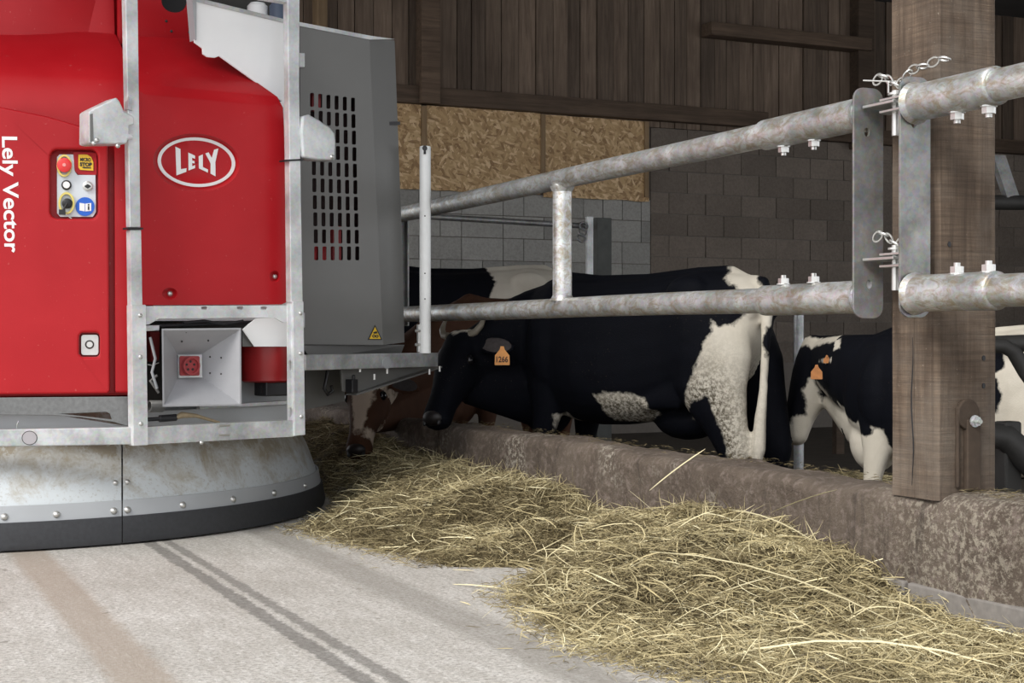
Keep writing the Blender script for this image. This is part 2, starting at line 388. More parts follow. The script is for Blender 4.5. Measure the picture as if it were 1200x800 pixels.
# timber cladding boards above
x = 3.5; random.seed(3)
while x < 14.2:
    wd = random.choice((.15, .17, .175, .19)); y = YB - random.uniform(.0, .03)
    if x > 10.6: y += .02
    bm = box((x + .004, y - .022, 3.0), (x + wd - .004, y + .01, 5.9)); struct('cladding_board', bm, CLAD, wall); x += wd
for lo, hi, mt in (((3.4, YB - .14, 3.06), (9.2, YB - .02, 3.23), BEAMW), ((9.2, YB - .12, 2.97), (14.3, YB - .02, 3.13), BEAMW),
                   ((9.0, YB - .16, 3.02), (10.2, YB - .12, 3.10), BEAMW)):
    struct('sheeting_rail', box(lo, hi), mt, wall, bev=.01)
for xx, ww in ((5.16, .20), (4.12, .10), (10.35, .22)):
    struct('timber_stud', box((xx, YB - .2, 3.06 if xx < 9 else 2.9), (xx + ww, YB - .02, 4.6)), BEAMW if xx != 4.12 else BATTW, wall, bev=.01)
struct('tie_beam', box((8.4, YB - .25, 3.98), (10.5, YB - .05, 4.12)), BEAMW, wall, bev=.01)
# osb sheets
for x0, x1, z0, z1, lab in ((3.95, 5.21, 2.24, 3.07, 'brown strand board sheet at far left of back wall, partly behind red machine'),
                        (5.27, 6.50, 2.24, 3.06, 'brown strand board sheet in the middle of the back wall'),
                        (6.54, 7.76, 2.22, 3.05, 'brown strand board sheet beside dark brown blockwork, ragged bottom right corner')):
    bm = bmesh.new(); n = 10
    up = [(x0 + (x1 - x0) * i / n, z1 + random.uniform(-.004, .004)) for i in range(n + 1)]
    dn = [(x0 + (x1 - x0) * i / n, z0 + random.uniform(-.01, .004)) for i in range(n + 1)]
    bm = plate(dn + up[::-1], [], .015, lambda a, b: Vector((a, YB - .055, b)), Vector((0, -1, 0)))
    obj('strand_board', bm, OSB, wall, lab)
for i, xx in enumerate((5.215, 6.50, 7.70)):
    bm = box((xx, YB - .075, 2.26), (xx + .05, YB - .05 + .02, 3.05)); obj('batten', bm, BATTW, wall, bev=.003)
# kerb
def kerb(y0, y1, x0=2.85, x1=3.07, zt=.352, bulge=0, seed=0):
    bm = bmesh.new(); L = y1 - y0; ny = max(8, int(L / .03)); prof = []
    for t in np.linspace(0, 1, 9): prof.append((0, t * (zt - .05)))
    for a in np.linspace(0, 90, 6)[1:]: prof.append((.05 * (1 - math.cos(math.radians(a))), zt - .05 + .05 * math.sin(math.radians(a))))
    for t in np.linspace(0, 1, 8)[1:]: prof.append((.05 + (x1 - x0 - .09) * t, zt))
    for a in np.linspace(0, 90, 4)[1:]: prof.append((x1 - x0 - .04 + .04 * math.sin(math.radians(a)), zt - .04 + .04 * math.cos(math.radians(a))))
    prof.append((x1 - x0, FZ))
    rows = []
    for j in range(ny + 1):
        y = y0 + L * j / ny; ring = []
        endr = min(j, ny - j) / ny * L; er = .04 * max(0, 1 - endr / .05) ** 2
        for k, (dx, z) in enumerate(prof):
            p = Vector((x0 + dx, y, z)); q = Vector((dx * 1.0, y * 1.0 + seed * 9, z))
            nz = noise.noise(q * 3) * .022 + noise.noise(q * 11) * .010 + noise.noise(q * 33) * .004
            cxx = (x0 + x1) / 2; fx = (p.x - cxx) / (x1 - x0) * 2
            p.x -= (nz + .0) * (1 if fx < .5 else -.5); p.z += (noise.noise(q * 4 + Vector((5, 0, 0))) * .018 + noise.noise(q * 14) * .006) * (1 if z > .2 else 0) - er * (z > .2)
            p.x -= fx * er * .8
            ring.append(bm.verts.new(p))
        rows.append(ring)
    for a, b in zip(rows, rows[1:]):
        for k in range(len(prof) - 1): bm.faces.new((a[k], a[k + 1], b[k + 1], b[k]))
    bm.faces.new(rows[0]); bm.faces.new(rows[-1][::-1])
    o = obj('feed_kerb', bm, KERB, sm=60); o['kind'] = 'structure'; return o
kerb(-2.0, 7.14, seed=1); kerb(7.2, 8.1, x0=2.83, seed=2); kerb(8.22, 13.3, seed=3)
bm = bmesh.new()
for y0, y1 in ((-2, 2.2), (2.215, 3.42), (3.435, 5.0)):
    bx(bm, (2.835, y0, 0), (2.86, y1, .085 + .004 * random.random()))
struct('kerb_footing', bm, FOOT, bev=.006)

# timber post
PX0, PX1, PY0, PY1 = 2.85, 3.07, 3.31, 3.51
post = thing('timber_post', (2.96, 3.41, .34), 'massive sawn timber post standing on the kerb right of the gate hinge', 'post')
bm = bmesh.new(); rings = []
for i in range(60):
    z = .335 + i * (4.6 - .335) / 59; rr = []
    pts = [(PX0 + .012, PY0), (PX1 - .008, PY0), (PX1, PY0 + .008), (PX1, PY1), (PX0 + .006, PY1), (PX0, PY1 - .006), (PX0, PY1 - .10), (PX0 + .004, PY1 - .103), (PX0, PY1 - .106), (PX0, PY0 + .012)]
    for a, b in pts:
        rr.append(Vector((a + noise.noise(Vector((a * 7, b * 7, z * 1.5))) * .004, b + noise.noise(Vector((a * 7 + 3, b * 7, z * 1.5))) * .004, z)))
    rings.append(rr)
ringmesh(bm, rings); obj('timber', bm, POSTW, post, sm=30)
bm = bmesh.new()
bx(bm, (2.915, PY0 - .012, .37), (2.925, PY0, .60)); bx(bm, (2.945, PY0 - .02, .36), (2.995, PY0, .565))
ringmesh(bm, [[Vector((2.955 + .04 * math.cos(a), yy, .58 + .045 * math.sin(a))) for a in np.linspace(0, 2 * math.pi, 16, endpoint=False)] for yy in (PY0 - .015, PY0)])
obj('foot_bracket', bm, flat('rusty_bracket', (.07, .05, .036), .8, .3, .5, 30), post, bev=.004)
bm = bmesh.new(); hexbolt(bm, Vector((2.97, PY0 - .02, .56)), Vector((0, -1, 0)), .014, .02); obj('bolt', bm, GALV, post, 'rusted hex bolt')
for xx, zz in ((2.893, 1.065), (2.89, .955), (3.02, .74), (3.02, .66)):
    bm = bmesh.new(); ringmesh(bm, [[Vector((xx + .006 * math.cos(a), yy, zz + .008 * math.sin(a))) for a in np.linspace(0, 2 * math.pi, 10, endpoint=False)] for yy in (PY0 - .003, PY0 + .002)])
    obj('bolt_hole', bm, BLK, post)
bm = bmesh.new(); cz = np.linspace(.37, .80, 14); tube(bm, [Vector((PX0 + .0005, 3.415 + .004 * math.sin(z_ * 23) + .006 * (z_ - .6), z_)) for z_ in cz], [.0008 + .0016 * math.sin(math.pi * k / 13) for k in range(14)], 6); obj('drying_crack', bm, BLK, post)

# ---------------------------------------------------------------- feed barrier gates
RX, ZL, ZU = 2.755, .921, 1.455
def flange(y, par, th=.008):
    """end plate with round corners and two holes, facing along the lane"""
    o = rrect(2.708, .855, 2.815, 1.53, .035, 6)
    bm = plate(o, [ellipse(2.763, .985 - .03, .009, .013, 12), ellipse(2.755, 1.40, .009, .013, 12)], th, lambda a, b: Vector((a, y, b)), Vector((0, -1, 0)))
    return obj('end_plate', bm, GALVD, par, bev=.0015)
def wob(y, z, k=0): return Vector((RX + noise.noise(Vector((y, z * 5, k))) * .003, y, z + noise.noise(Vector((y * .8, z * 5, k + 9))) * .004))
g1 = thing('feed_gate', (RX, 5.4, .85), 'long galvanised two-rail gate in front of the cows, left of the timber post', 'gate', 'galvanised feed barrier gates')
for z in (ZU, ZL):
    bm = bmesh.new(); tube(bm, [wob(y, z) for y in np.linspace(3.6, 7.45, 24)], .041, 24); obj('rail', bm, GALVR, g1, sm=50)
    bm = bmesh.new(); ys = np.linspace(3.51, 4.02, 6); tube(bm, [wob(y, z) for y in ys], .049, 28); obj('sleeve', bm, GALVR, g1, sm=50)
    sg = -1 if z == ZU else 1
    for y in (3.92, 3.76):
        bm = bmesh.new(); hexbolt(bm, Vector((RX, y, z + sg * .046)), Vector((0, 0, sg)), .017, .03); obj('bolt', bm, SILV, g1)
    bm = bmesh.new(); tube(bm, [wob(3.512, z), wob(3.53, z)], [.056, .049], 24); obj('weld_collar', bm, GALVR, g1, sm=50)
bm = bmesh.new(); yu = 5.49; tube(bm, [(RX, yu, ZL), (RX, yu, ZU)], .040, 24); obj('upright', bm, GALVR, g1, sm=50)
for z, s in ((ZL + .04, 1), (ZU - .04, -1)):
    bm = bmesh.new(); tube(bm, [(RX, yu, z - s * .01), (RX, yu, z + s * .012)], [.052, .041], 24); obj('weld_collar', bm, GALVR, g1, sm=50)
flange(3.502, g1)
bm = bmesh.new(); bx(bm, (2.705, 7.42, .87), (2.715, 7.50, 1.47)); obj('end_upright', bm, GALVR, g1, bev=.002)
bm = bmesh.new(); bx(bm, (2.72, 7.44, .86), (2.80, 7.46, 1.50)); bx(bm, (2.79, 7.40, .86), (2.80, 7.46, 1.50)); obj('end_channel', bm, GALVD, g1, bev=.002)
g2 = thing('feed_gate', (RX, 2.2, .85), 'galvanised two-rail gate section running off to the right past the timber post', 'gate', 'galvanised feed barrier gates')
for z in (ZU, ZL):
    bm = bmesh.new(); tube(bm, [wob(y, z, 3) for y in np.linspace(.6, 3.2, 16)], .043, 24); obj('rail', bm, GALVR, g2, sm=50)
    bm = bmesh.new(); tube(bm, [wob(y, z, 3) for y in (2.965, 2.97, 3.0, 3.15, 3.29)], [.047, .0515, .0515, .0515, .0515], 28); obj('sleeve', bm, GALVR, g2, sm=50)
    bm = bmesh.new(); tube(bm, [wob(3.288, z, 3), wob(3.27, z, 3)], [.060, .0515], 24); obj('weld_collar', bm, GALVR, g2, sm=50)
    sg = -1 if z == ZU else 1
    for y in (3.0, 3.12):
        bm = bmesh.new(); hexbolt(bm, Vector((RX, y, z + sg * .048)), Vector((0, 0, sg)), .018, .032); obj('bolt', bm, SILV, g2)
flange(3.296, g2, .008)
# hinge lugs (parts), pins with chains (things)
for z, t in ((1.475, 'upper'), (1.03, 'lower')):
    bm = plate([(2.735, 3.36), (2.80, 3.36), (2.815, 3.38), (2.815, 3.498), (2.735, 3.498)], [], .008, lambda a, b: Vector((a, b, z)), Vector((0, 0, 1))); obj('hinge_lug', bm, SILV, g1, bev=.0015)
    for dz in (-.022, .012):
        bm = plate([(2.75, 3.305), (2.815, 3.305), (2.815, 3.44), (2.80, 3.455), (2.77, 3.455), (2.75, 3.44)], [], .007, lambda a, b: Vector((a, b, z + dz)), Vector((0, 0, 1))); obj('hinge_lug', bm, SILV, g2, bev=.0015)
    pin = thing('hinge_pin', (2.79, 3.40, z), t + ' steel drop pin with safety chain joining the two gate sections at the post', 'pin', 'drop pins with chains in the gate hinge')
    bm = bmesh.new(); tube(bm, [(2.785, 3.41, z - .095), (2.785, 3.41, z + .035)], .0115, 16); tube(bm, [(2.785, 3.41, z + .022), (2.785, 3.41, z + .028)], .022, 16); obj('pin_shaft', bm, SILV, pin, sm=40)
    bm = bmesh.new(); cur = Vector((2.775, 3.425, z + .04))
    path = [Vector((2.768, 3.48, z + .055)), Vector((2.772, 3.462, z + .072)), Vector((2.775, 3.44, z + .066)), Vector((2.78, 3.42, z + .046)), Vector((2.785, 3.398, z + .035)), Vector((2.79, 3.378, z + .05)), Vector((2.795, 3.358, z + .072)), Vector((2.80, 3.335, z + .078))]
    if t == 'upper': path = [p + Vector((.0, -.0, .012)) for p in path] + [Vector((2.81, 3.30, z + .092)), Vector((2.82, 3.27, z + .105)), Vector((2.83, 3.235, z + .10))]
    for k, (a, b) in enumerate(zip(path, path[1:])):
        d = (b - a).normalized(); s, q = frame_of(d); ay = (s if k % 2 else q) * 1.0 + (q if k % 2 else s) * .35; ay = (ay - d * ay.dot(d)).normalized()
        bmk = bmesh.new(); torus(bmk, (a + b) / 2, d, ay, .0185, .0115, .0032, 16, 6); obj('chain_link', bmk, SILV, pin, sm=60)
    if t == 'upper':
        bm = bmesh.new(); tube(bm, [(2.74, 3.50, z + .075), (2.78, 3.42, z + .062), (2.81, 3.36, z + .058)], .0022, 6); tube(bm, [(2.775, 3.43, z + .064), (2.775, 3.43, z + .03)], .003, 6); obj('retaining_clip', bm, SILV, pin)
for z in (1.37, .99):
    bm = bmesh.new(); torus(bm, Vector((2.82, 3.36, z)), Vector((0, 1, 0)), Vector((0, 0, 1)), .02, .022, .008); obj('hook_ring', bm, GALVD, g2, sm=60)

# back fence of the pen
bf = thing('pen_fence', (5.79, 11.09, FZ), 'thin galvanised pen rail with square end post near the back wall', 'fence')
bm = bmesh.new(); a = W(690, 265, 12.5); b = W(490, 253, 11.4); tube(bm, [b + (b - a) * .6, b, a], .024, 14); obj('rail', bm, GALVD, bf, sm=50)
bm = bmesh.new(); p = W(704, 300, 12.55); bx(bm, (p.x - .06, p.y - .05, FZ), (p.x + .08, p.y + .05, 1.81)); obj('square_post', bm, flat('weathered_post', (.10, .105, .10), .7, .3, .3, 15), bf, bev=.006)
bm = bmesh.new(); p = W(691, 300, 12.4); bx(bm, (p.x - .03, p.y - .02, FZ), (p.x + .025, p.y + .02, 1.81)); obj('flange_strip', bm, ALU, bf, bev=.004)
bm = bmesh.new(); p = W(684, 265, 12.35)
for k in range(3): torus(bm, p + Vector((-.01 * k, 0, -.05 * k)), Vector((1, 0, 0)), Vector((0, .3, .95)).normalized(), .035, .035, .009)
obj('latch_ring', bm, GALVD, bf, sm=60)
# far things seen under the gate
bm = bmesh.new(); p = W(936, 395, 10.5); tube(bm, [(p.x, p.y, FZ), (p.x, p.y, .97)], .036, 14); bx(bm, (p.x - .05, p.y - .05, .96), (p.x + .05, p.y + .05, .975))
o = recentre(obj('stall_post', bm, GALV, sm=50)); tag(o, 'short round galvanised post standing behind the heifer left of the timber post', 'post')
bm = bmesh.new(); a = W(975, 412, 12.6); b = W(1240, 416, 12.2); d = (b - a).normalized()
obox(bm, (a + b) / 2, d * ((b - a).length / 2), Vector((-d.y, d.x, 0)) * .04, Vector((0, 0, .045)))
o = recentre(obj('manger_board', bm, BATTW, bev=.005)); o.location.z = FZ + 0 if False else o.location.z
tag(o, 'pale horizontal timber board low on the far wall behind the heifer', 'board')
for px in (985, 1230):
    p = W(px, 412, 12.65); obj('support_leg', box((p.x - .04, p.y, FZ), (p.x + .04, p.y + .06, .74)), BEAMW, o)
# cubicle tube frame right of the post
cf = thing('stall_divider', W(1190, 600, 5.2), 'dark bent steel tube stall divider seen right of the timber post', 'divider')
bm = bmesh.new()
tube(bm, [W(1150, 404, 5.0), W(1176, 405, 5.0), W(1188, 412, 5.0), W(1202, 436, 5.0), W(1250, 500, 5.0)], .026, 14)
tube(bm, [W(1150, 404, 5.02), W(1300, 398, 5.02)], .030, 14)
obj('bent_tube', bm, DARKM, cf, sm=60)
bm = bmesh.new(); tube(bm, [W(1240, 398, 5.1), Vector((W(1240, 398, 5.1).x, W(1240, 398, 5.1).y, FZ))], .03, 14); obj('upright', bm, DARKM, cf, sm=60)
cf2 = thing('neck_yoke', W(1185, 560, 4.9), 'dirty dark steel yoke bracket low on kerb right of the timber post', 'bracket')
bm = bmesh.new(); tube(bm, [W(1150, 508, 4.9), W(1178, 512, 4.9), W(1198, 532, 4.9), W(1230, 560, 4.9)], [.04, .045, .05, .05], 14); obj('curved_arm', bm, DARKM, cf2, sm=60)
bm = bmesh.new(); p = W(1181, 518, 4.92); bx(bm, (p.x - .035, p.y - .03, p.z - .32), (p.x + .035, p.y + .03, p.z + .07)); obj('clamp_block', bm, DARKM, cf2, bev=.008)
cf3 = thing('water_pipe', W(1190, 237, 9), 'dark horizontal pipe with diagonal brace high in the barn, right edge', 'pipe')
bm = bmesh.new(); tube(bm, [W(1120, 237, 9), W(1290, 238, 9)], .045, 14); obj('pipe_run', bm, DARKM, cf3, sm=60)
bm = bmesh.new(); a = W(1168, 182, 9); b = W(1185, 232, 9); d = (b - a).normalized(); obox(bm, (a + b) / 2, d * (b - a).length / 2, Vector((.05, 0, 0)), Vector((0, .02, 0))); obj('brace', bm, GALVD, cf3)
bm = bmesh.new(); a = W(1290, 237, 9); tube(bm, [a, Vector((a.x, a.y, FZ))], .05, 14); obj('pipe_upright', bm, DARKM, cf3, sm=60)

# ---------------------------------------------------------------- feed mixing machine
CX, CY = .69, 7.29
rob = thing('feeding_robot', (CX, CY, 0), 'big red and grey self-driving feed mixing machine with round grey skirt, left', 'feeding machine')
P0 = Vector((1.05, 5.68, 0)); Z = Vector((0, 0, 1))
D1 = Vector((.966, .259, 0)); N1 = Vector((.259, -.966, 0)); D2 = Vector((.990, -.140, 0)); N2 = Vector((-.140, -.990, 0))
PG = Vector((1.858, 6.24, 0)); DG = Vector((.94, .342, 0)); NG = Vector((.342, -.94, 0))
def F1(i): return lambda a, b: hit(a, b, P0 - N1 * i, N1)
def F2(i): return lambda a, b: hit(a, b, P0 - N2 * i, N2)
def FG(i): return lambda a, b: hit(a, b, PG - NG * i, NG)
# skirt: four sheets, riveted band, rubber apron
def ang_of(px, r):
    th = HEAD + math.atan((px - 600) / FPX)                          # bearing of that line of sight
    d = Vector((math.sin(th), math.cos(th))); c = Vector((CX, CY)); b = d.dot(c); disc = b * b - c.dot(c) + r * r
    p = d * (b - math.sqrt(max(disc, 0))) - c; return math.atan2(p.y, p.x)
A0 = ang_of(143, 1.47)
def skew(r): return ang_of(143, r) - A0
def rev(prof, a0, a1, n, th=0, sk=False):
    bm = bmesh.new(); rows = []
    pr = list(prof) + ([(r - th, z) for r, z in reversed(prof)] if th else [])
    for j in range(n + 1):
        a = a0 + (a1 - a0) * j / n; rows.append([bm.verts.new((CX + r * math.cos(a + (skew(r) if sk else 0)), CY + r * math.sin(a + (skew(r) if sk else 0)), z)) for r, z in pr])
    m = len(pr)
    for a, b in zip(rows, rows[1:]):
        for k in range(m if th else m - 1): bm.faces.new((a[k], a[(k + 1) % m], b[(k + 1) % m], b[k]))
    if th: bm.faces.new(rows[0]); bm.faces.new(rows[-1][::-1])
    return bm
for q in range(4):
    a = A0 + q * math.pi / 2; g = .0022
    obj('skirt_sheet', rev([(1.492, .16), (1.475, .21), (1.445, .29), (1.395, .38), (1.33, .47), (1.27, .56)], a + g, a + math.pi / 2 - g, 40, .012, True), SKIRT, rob, sm=50)
    obj('skirt_band', rev([(1.515, .095), (1.502, .17)], a + g * .7, a + math.pi / 2 - g * .7, 40, .006, True), GREY2, rob, sm=50)
    obj('rubber_apron', rev([(1.530, .008), (1.535, .03), (1.520, .11)], a + g * .5, a + math.pi / 2 - g * .5, 40, .02, True), RUB, rob, sm=50)
def rivet_at(px, z, r, s=.011, name='rivet'):
    a = ang_of(px, r); p = Vector((CX + r * math.cos(a), CY + r * math.sin(a), z)); n = Vector((math.cos(a), math.sin(a), .2)).normalized()
    bm = bmesh.new(); tube(bm, [p - n * .004, p + n * .004, p + n * .008, p + n * .011], [s * 1.3, s * 1.25, s * .8, s * .3], 12); obj(name, bm, SILV, rob, sm=60)
for px in (5, 66, 133, 149, 214, 273, 321, 357): rivet_at(px, .132, 1.508)
for px in (135, 149): rivet_at(px, .235, 1.467, .009)
for px in (127, 139, 153): rivet_at(px, .385, 1.40, .008)
# mixing tub and hull
obj('mixing_tub', rev([(.2, .45), (1.0, .45), (1.08, .6), (1.12, 1.9), (1.10, 2.6), (1.04, 2.62), (1.02, 1.0), (.2, .9)], 0, 2 * math.pi - 1e-4, 64), RED, rob, sm=40)
obj('chassis_ring', rev([(.9, .42), (1.30, .47), (1.30, .50), (.9, .50)], 0, 2 * math.pi - 1e-4, 64), DARKM, rob, sm=30)
def hullpath(ins, tl=1.42, tr=.05, n=14):
    den = N1.x * N2.y - N1.y * N2.x                                   # corner of the two faces set back by ins
    c1 = N1.dot(P0) - ins; c2 = N2.dot(P0) - ins
    cc = Vector(((c1 * N2.y - c2 * N1.y) / den, (N1.x * c2 - N2.x * c1) / den, 0))
    pts = []
    R = .22; e = cc - D2 * tl; back = Vector((-.55, .83, 0)).normalized()
    for t in (1.0, .6, .25): pts.append(e + back * t)
    for k in range(1, 5):
        s = k / 5; pts.append((e + back * .25) * (1 - s) ** 2 + e * 2 * s * (1 - s) + (e + D2 * .25) * s * s)
    for s in np.linspace(.25, tl - R, n): pts.append(e + D2 * s)
    for k in range(1, 6):
        s = k / 6; pts.append((cc - D2 * R) * (1 - s) ** 2 + cc * 2 * s * (1 - s) + (cc + D1 * .04) * s * s)
    pts.append(cc + D1 * .04)
    return pts
rows = []
bm = bmesh.new()
for z, ins in ((.576, .30), (.576, .145), (.585, .135), (1.66, .135), (1.70, .14), (1.79, .185), (1.815, .20), (1.93, .33), (2.04, .49), (2.05, .52)):
    rows.append([bm.verts.new(p + Z * z) for p in hullpath(ins)])
for a, b in zip(rows, rows[1:]):
    for k in range(len(a) - 1): bm.faces.new((a[k], a[k + 1], b[k + 1], b[k]))
obj('hull_shell', bm, RED, rob, sm=28)
bm = bmesh.new(); rows = []
for z, ins in ((2.0, .50), (2.28, .53), (2.30, .52), (2.6, .54)): rows.append([bm.verts.new(p + Z * z) for p in hullpath(ins)])
for a, b in zip(rows, rows[1:]):
    for k in range(len(a) - 1): bm.faces.new((a[k], a[k + 1], b[k + 1], b[k]))
obj('upper_drum', bm, RED, rob, sm=28)
bm = plate([(140, -90), (216, -90), (222, 5), (230, 46), (229, 52), (140, 52)], [ellipse(205.5, 1, 16, 14, 24)], .02, F1(.46), N1); obj('drum_bracket', bm, RED, rob, bev=.002)
bm = plate([(180, -25), (228, -25), (228, 22), (180, 22)], [], .01, F1(.56), N1); obj('drum_opening', bm, BLK, rob)
for px, py in ((195, 25), (201, 37), (222, 38), (224, 27)):
    bm = bmesh.new(); screw(bm, F1(.46)(px, py), N1, .006, .006); obj('screw', bm, DARKM, rob, sm=50)
# left door with wells for the control plate and the lock
w1 = rrect(59, 175, 115, 256, 9); w2 = rrect(93, 390, 117, 418, 5)
bm = plate([(-330, 82), (-60, 117), (0, 125), (55, 136), (100, 149), (122, 157), (127, 166), (128, 300), (129, 458), (127, 461.5), (-330, 466)], [w1, w2], .05, F2(.085), N2)
door = obj('left_door', bm, RED, rob, bev=.010, seg=3)
bm = plate([(134, 150), (152, 150), (153, 300), (154, 461), (135, 461)], [], .04, F2(.098), N2); obj('door_pillar', bm, RED, rob, bev=.010, seg=3)
bm = plate([(67, 184), (70, 181), (88, 181), (88, 201), (91, 205), (112, 205), (112.5, 248), (109, 254), (71, 254), (67, 250)], [], .004, F2(.118), N2)
cp = obj('control_plate', bm, flat('control_plate', (.62, .66, .70), .35, .2, .05), rob, 'light grey control plate sunk in the red door')
bm = plate([(86, 178), (113.5, 179), (113.5, 205), (92, 204.5), (87.5, 200)], [], .004, F2(.117), N2); obj('label_backing', bm, RED, cp)
bm = plate([(92, 181), (102, 181), (107, 184), (109.5, 190), (109.5, 200), (94, 199), (92, 196)], [], .002, F2(.112), N2); lab = obj('stop_label', bm, YEL, cp, 'yellow label reading MICRO STOP')
def disc(ctr, rx, ry, th, f, n, nn=24, rot=0): return plate(ellipse(ctr[0], ctr[1], rx, ry, nn, rot), [], th, f, n)
def ring_plate(cx, cy, rx, ry, w_, th, f, n, rr=None):
    o = rr if rr else ellipse(cx, cy, rx, ry, 28)
    i = ellipse(cx, cy, rx - w_, ry - w_, 20)
    return plate(o, [i], th, f, n)
obj('stop_bezel', ring_plate(75.5, 194, 9, 13, 2.2, .018, F2(.100), N2), YBEZ, cp, sm=40)
c = F2(.118)(75.5, 194.5); bm = bmesh.new(); tube(bm, [c, c + N2 * .02, c + N2 * .021, c + N2 * .034, c + N2 * .038], [.016, .016, .026, .027, .018], 28); obj('stop_button', bm, REDB, cp, 'red mushroom stop button', sm=40)
c = c + N2 * .038; bm = bmesh.new(); tube(bm, [c, c + N2 * .002], [.007, .006], 14); obj('button_cap', bm, flat('pale_red', (.8, .3, .28), .4), cp)
for (px, py), cc, in (((78, 217), WHITE), ((103, 218.3), SILV)):
    c = F2(.118)(px, py); bm = bmesh.new(); tube(bm, [c, c + N2 * .010, c + N2 * .012], [.0185, .0185, .015], 24); o = obj('button_ring', bm, BLK if cc is WHITE else SILV, cp, sm=40)
    bm = bmesh.new(); c = c + N2 * .011; tube(bm, [c, c + N2 * .004], [.0135, .0125], 20); obj('button_face', bm, cc, cp)
bm = plate([(99.5, 217.6), (103, 215.6), (106.5, 217.6), (106.5, 219), (103, 221), (99.5, 219)], [], .002, F2(.101), N2); obj('key_slot', bm, BLK, cp)
obj('key_bezel', ring_plate(78, 238, 9.5, 13, 2.4, .018, F2(.100), N2), YBEZ, cp, sm=40)
c = F2(.118)(79, 238.5); bm = bmesh.new(); tube(bm, [c, c + N2 * .022, c + N2 * .025], [.0195, .0185, .014], 20); obj('rotary_knob', bm, BLK, cp, sm=40)
bm = bmesh.new(); a = F2(.088)(79, 238); b = F2(.092)(72, 250); tube(bm, [a, b], .004, 8); p = F2(.09)(73, 248.5); obox(bm, p, D2 * .012, Z * .010, N2 * .004); obj('key', bm, BLK, cp)
bm = bmesh.new(); tube(bm, [F2(.09)(75, 250), F2(.088)(84, 256)], .0022, 6); obj('key_blade', bm, SILV, cp)
obj('manual_sign', disc((99.8, 242), 11.2, 11, .002, F2(.112), N2, 30), BLUE, cp, 'round blue read-the-manual sign')
for pl in ([(93.3, 237.5), (99.5, 238.6), (99.5, 247.5), (93.3, 246.5)], [(100.2, 238.6), (107, 237.8), (107, 247), (100.2, 247.6)]):
    bm = plate(pl, [], .001, F2(.1105), N2); obj('sign_print', bm, WHITE, cp)
for pl in ([(103, 241.5), (104.8, 241.4), (104.8, 245.8), (103, 245.9)], [(103, 239), (104.8, 238.9), (104.8, 240.6), (103, 240.7)]):
    bm = plate(pl, [], .001, F2(.109), N2); obj('sign_print', bm, BLK, cp)
def text_on(body, px, py, wpx, hpx, f, ex, ey, mat, par, off=0, name='lettering', label=None, s=.0033):
    me = text_mesh(body, .1, .0006, off); xs = [v.co.x for v in me.vertices]; ys = [v.co.y for v in me.vertices]
    sx_ = wpx * s / (max(xs) - min(xs)); sy_ = hpx * s / (max(ys) - min(ys))
    me.transform(Matrix.Translation((-(max(xs) + min(xs)) / 2, -(max(ys) + min(ys)) / 2, 0))); me.transform(Matrix.Diagonal((sx_, sy_, 1, 1)))
    place_mesh(me, f(px, py), ex, ey); me.name = name
    return link(name, me, mat, par, label)
text_on('MICRO', 100.3, 187, 12, 4.2, F2(.1108), D2, Z, BLK, cp, .003)
text_on('STOP', 100.8, 192.6, 13.5, 4.6, F2(.1108), D2, Z, BLK, cp, .006)
bm = plate([(96, 196), (98, 195.3), (107, 196.2), (107, 197.4), (98, 197.2)], [], .001, F2(.1108), N2); obj('label_arrow', bm, BLK, cp)
bm = plate(rrect(95, 392, 115.5, 416, 3.5), [], .004, F2(.112), N2); lk = obj('lock_plate', bm, SILV, rob, 'silver lock plate in the lower red door', bev=.001)
c = F2(.112)(105, 403.5); bm = bmesh.new(); tube(bm, [c, c + N2 * .008, c + N2 * .010], [.017, .016, .014], 24); obj('lock_ring', bm, DARKM, lk, sm=40)
bm = bmesh.new(); c += N2 * .009; tube(bm, [c, c + N2 * .004], [.012, .011], 20); obj('lock_barrel', bm, SILV, lk, sm=40)
ex = (F2(.084)(3.6, 296) - F2(.084)(.6, 160)).normalized(); eyv = N2.cross(ex).normalized(); eyv = eyv if eyv.dot(D2) > 0 else -eyv
me = text_mesh('Lely Vector', .1, .0008, .0018); xs = [v.co.x for v in me.vertices]; ys = [v.co.y for v in me.vertices]
asc = max(ys); L = (F2(.084)(3.6, 296) - F2(.084)(.6, 160)).length
me0 = text_mesh('L', .1, 0, .0018); y0 = min(v.co.y for v in me0.vertices); y1 = max(v.co.y for v in me0.vertices)
kx = L / (max(xs) - min(xs)); ky = (16.5 * .0033) / (y1 - y0)
me.transform(Matrix.Translation((-min(xs), -y0, 0))); me.transform(Matrix.Diagonal((kx, ky, 1, 1)))
place_mesh(me, F2(.084)(2.4, 160), ex, eyv); me.name = 'lettering'; link('lettering', me, WHITE, rob, 'white lettering Lely Vector running down the left door')

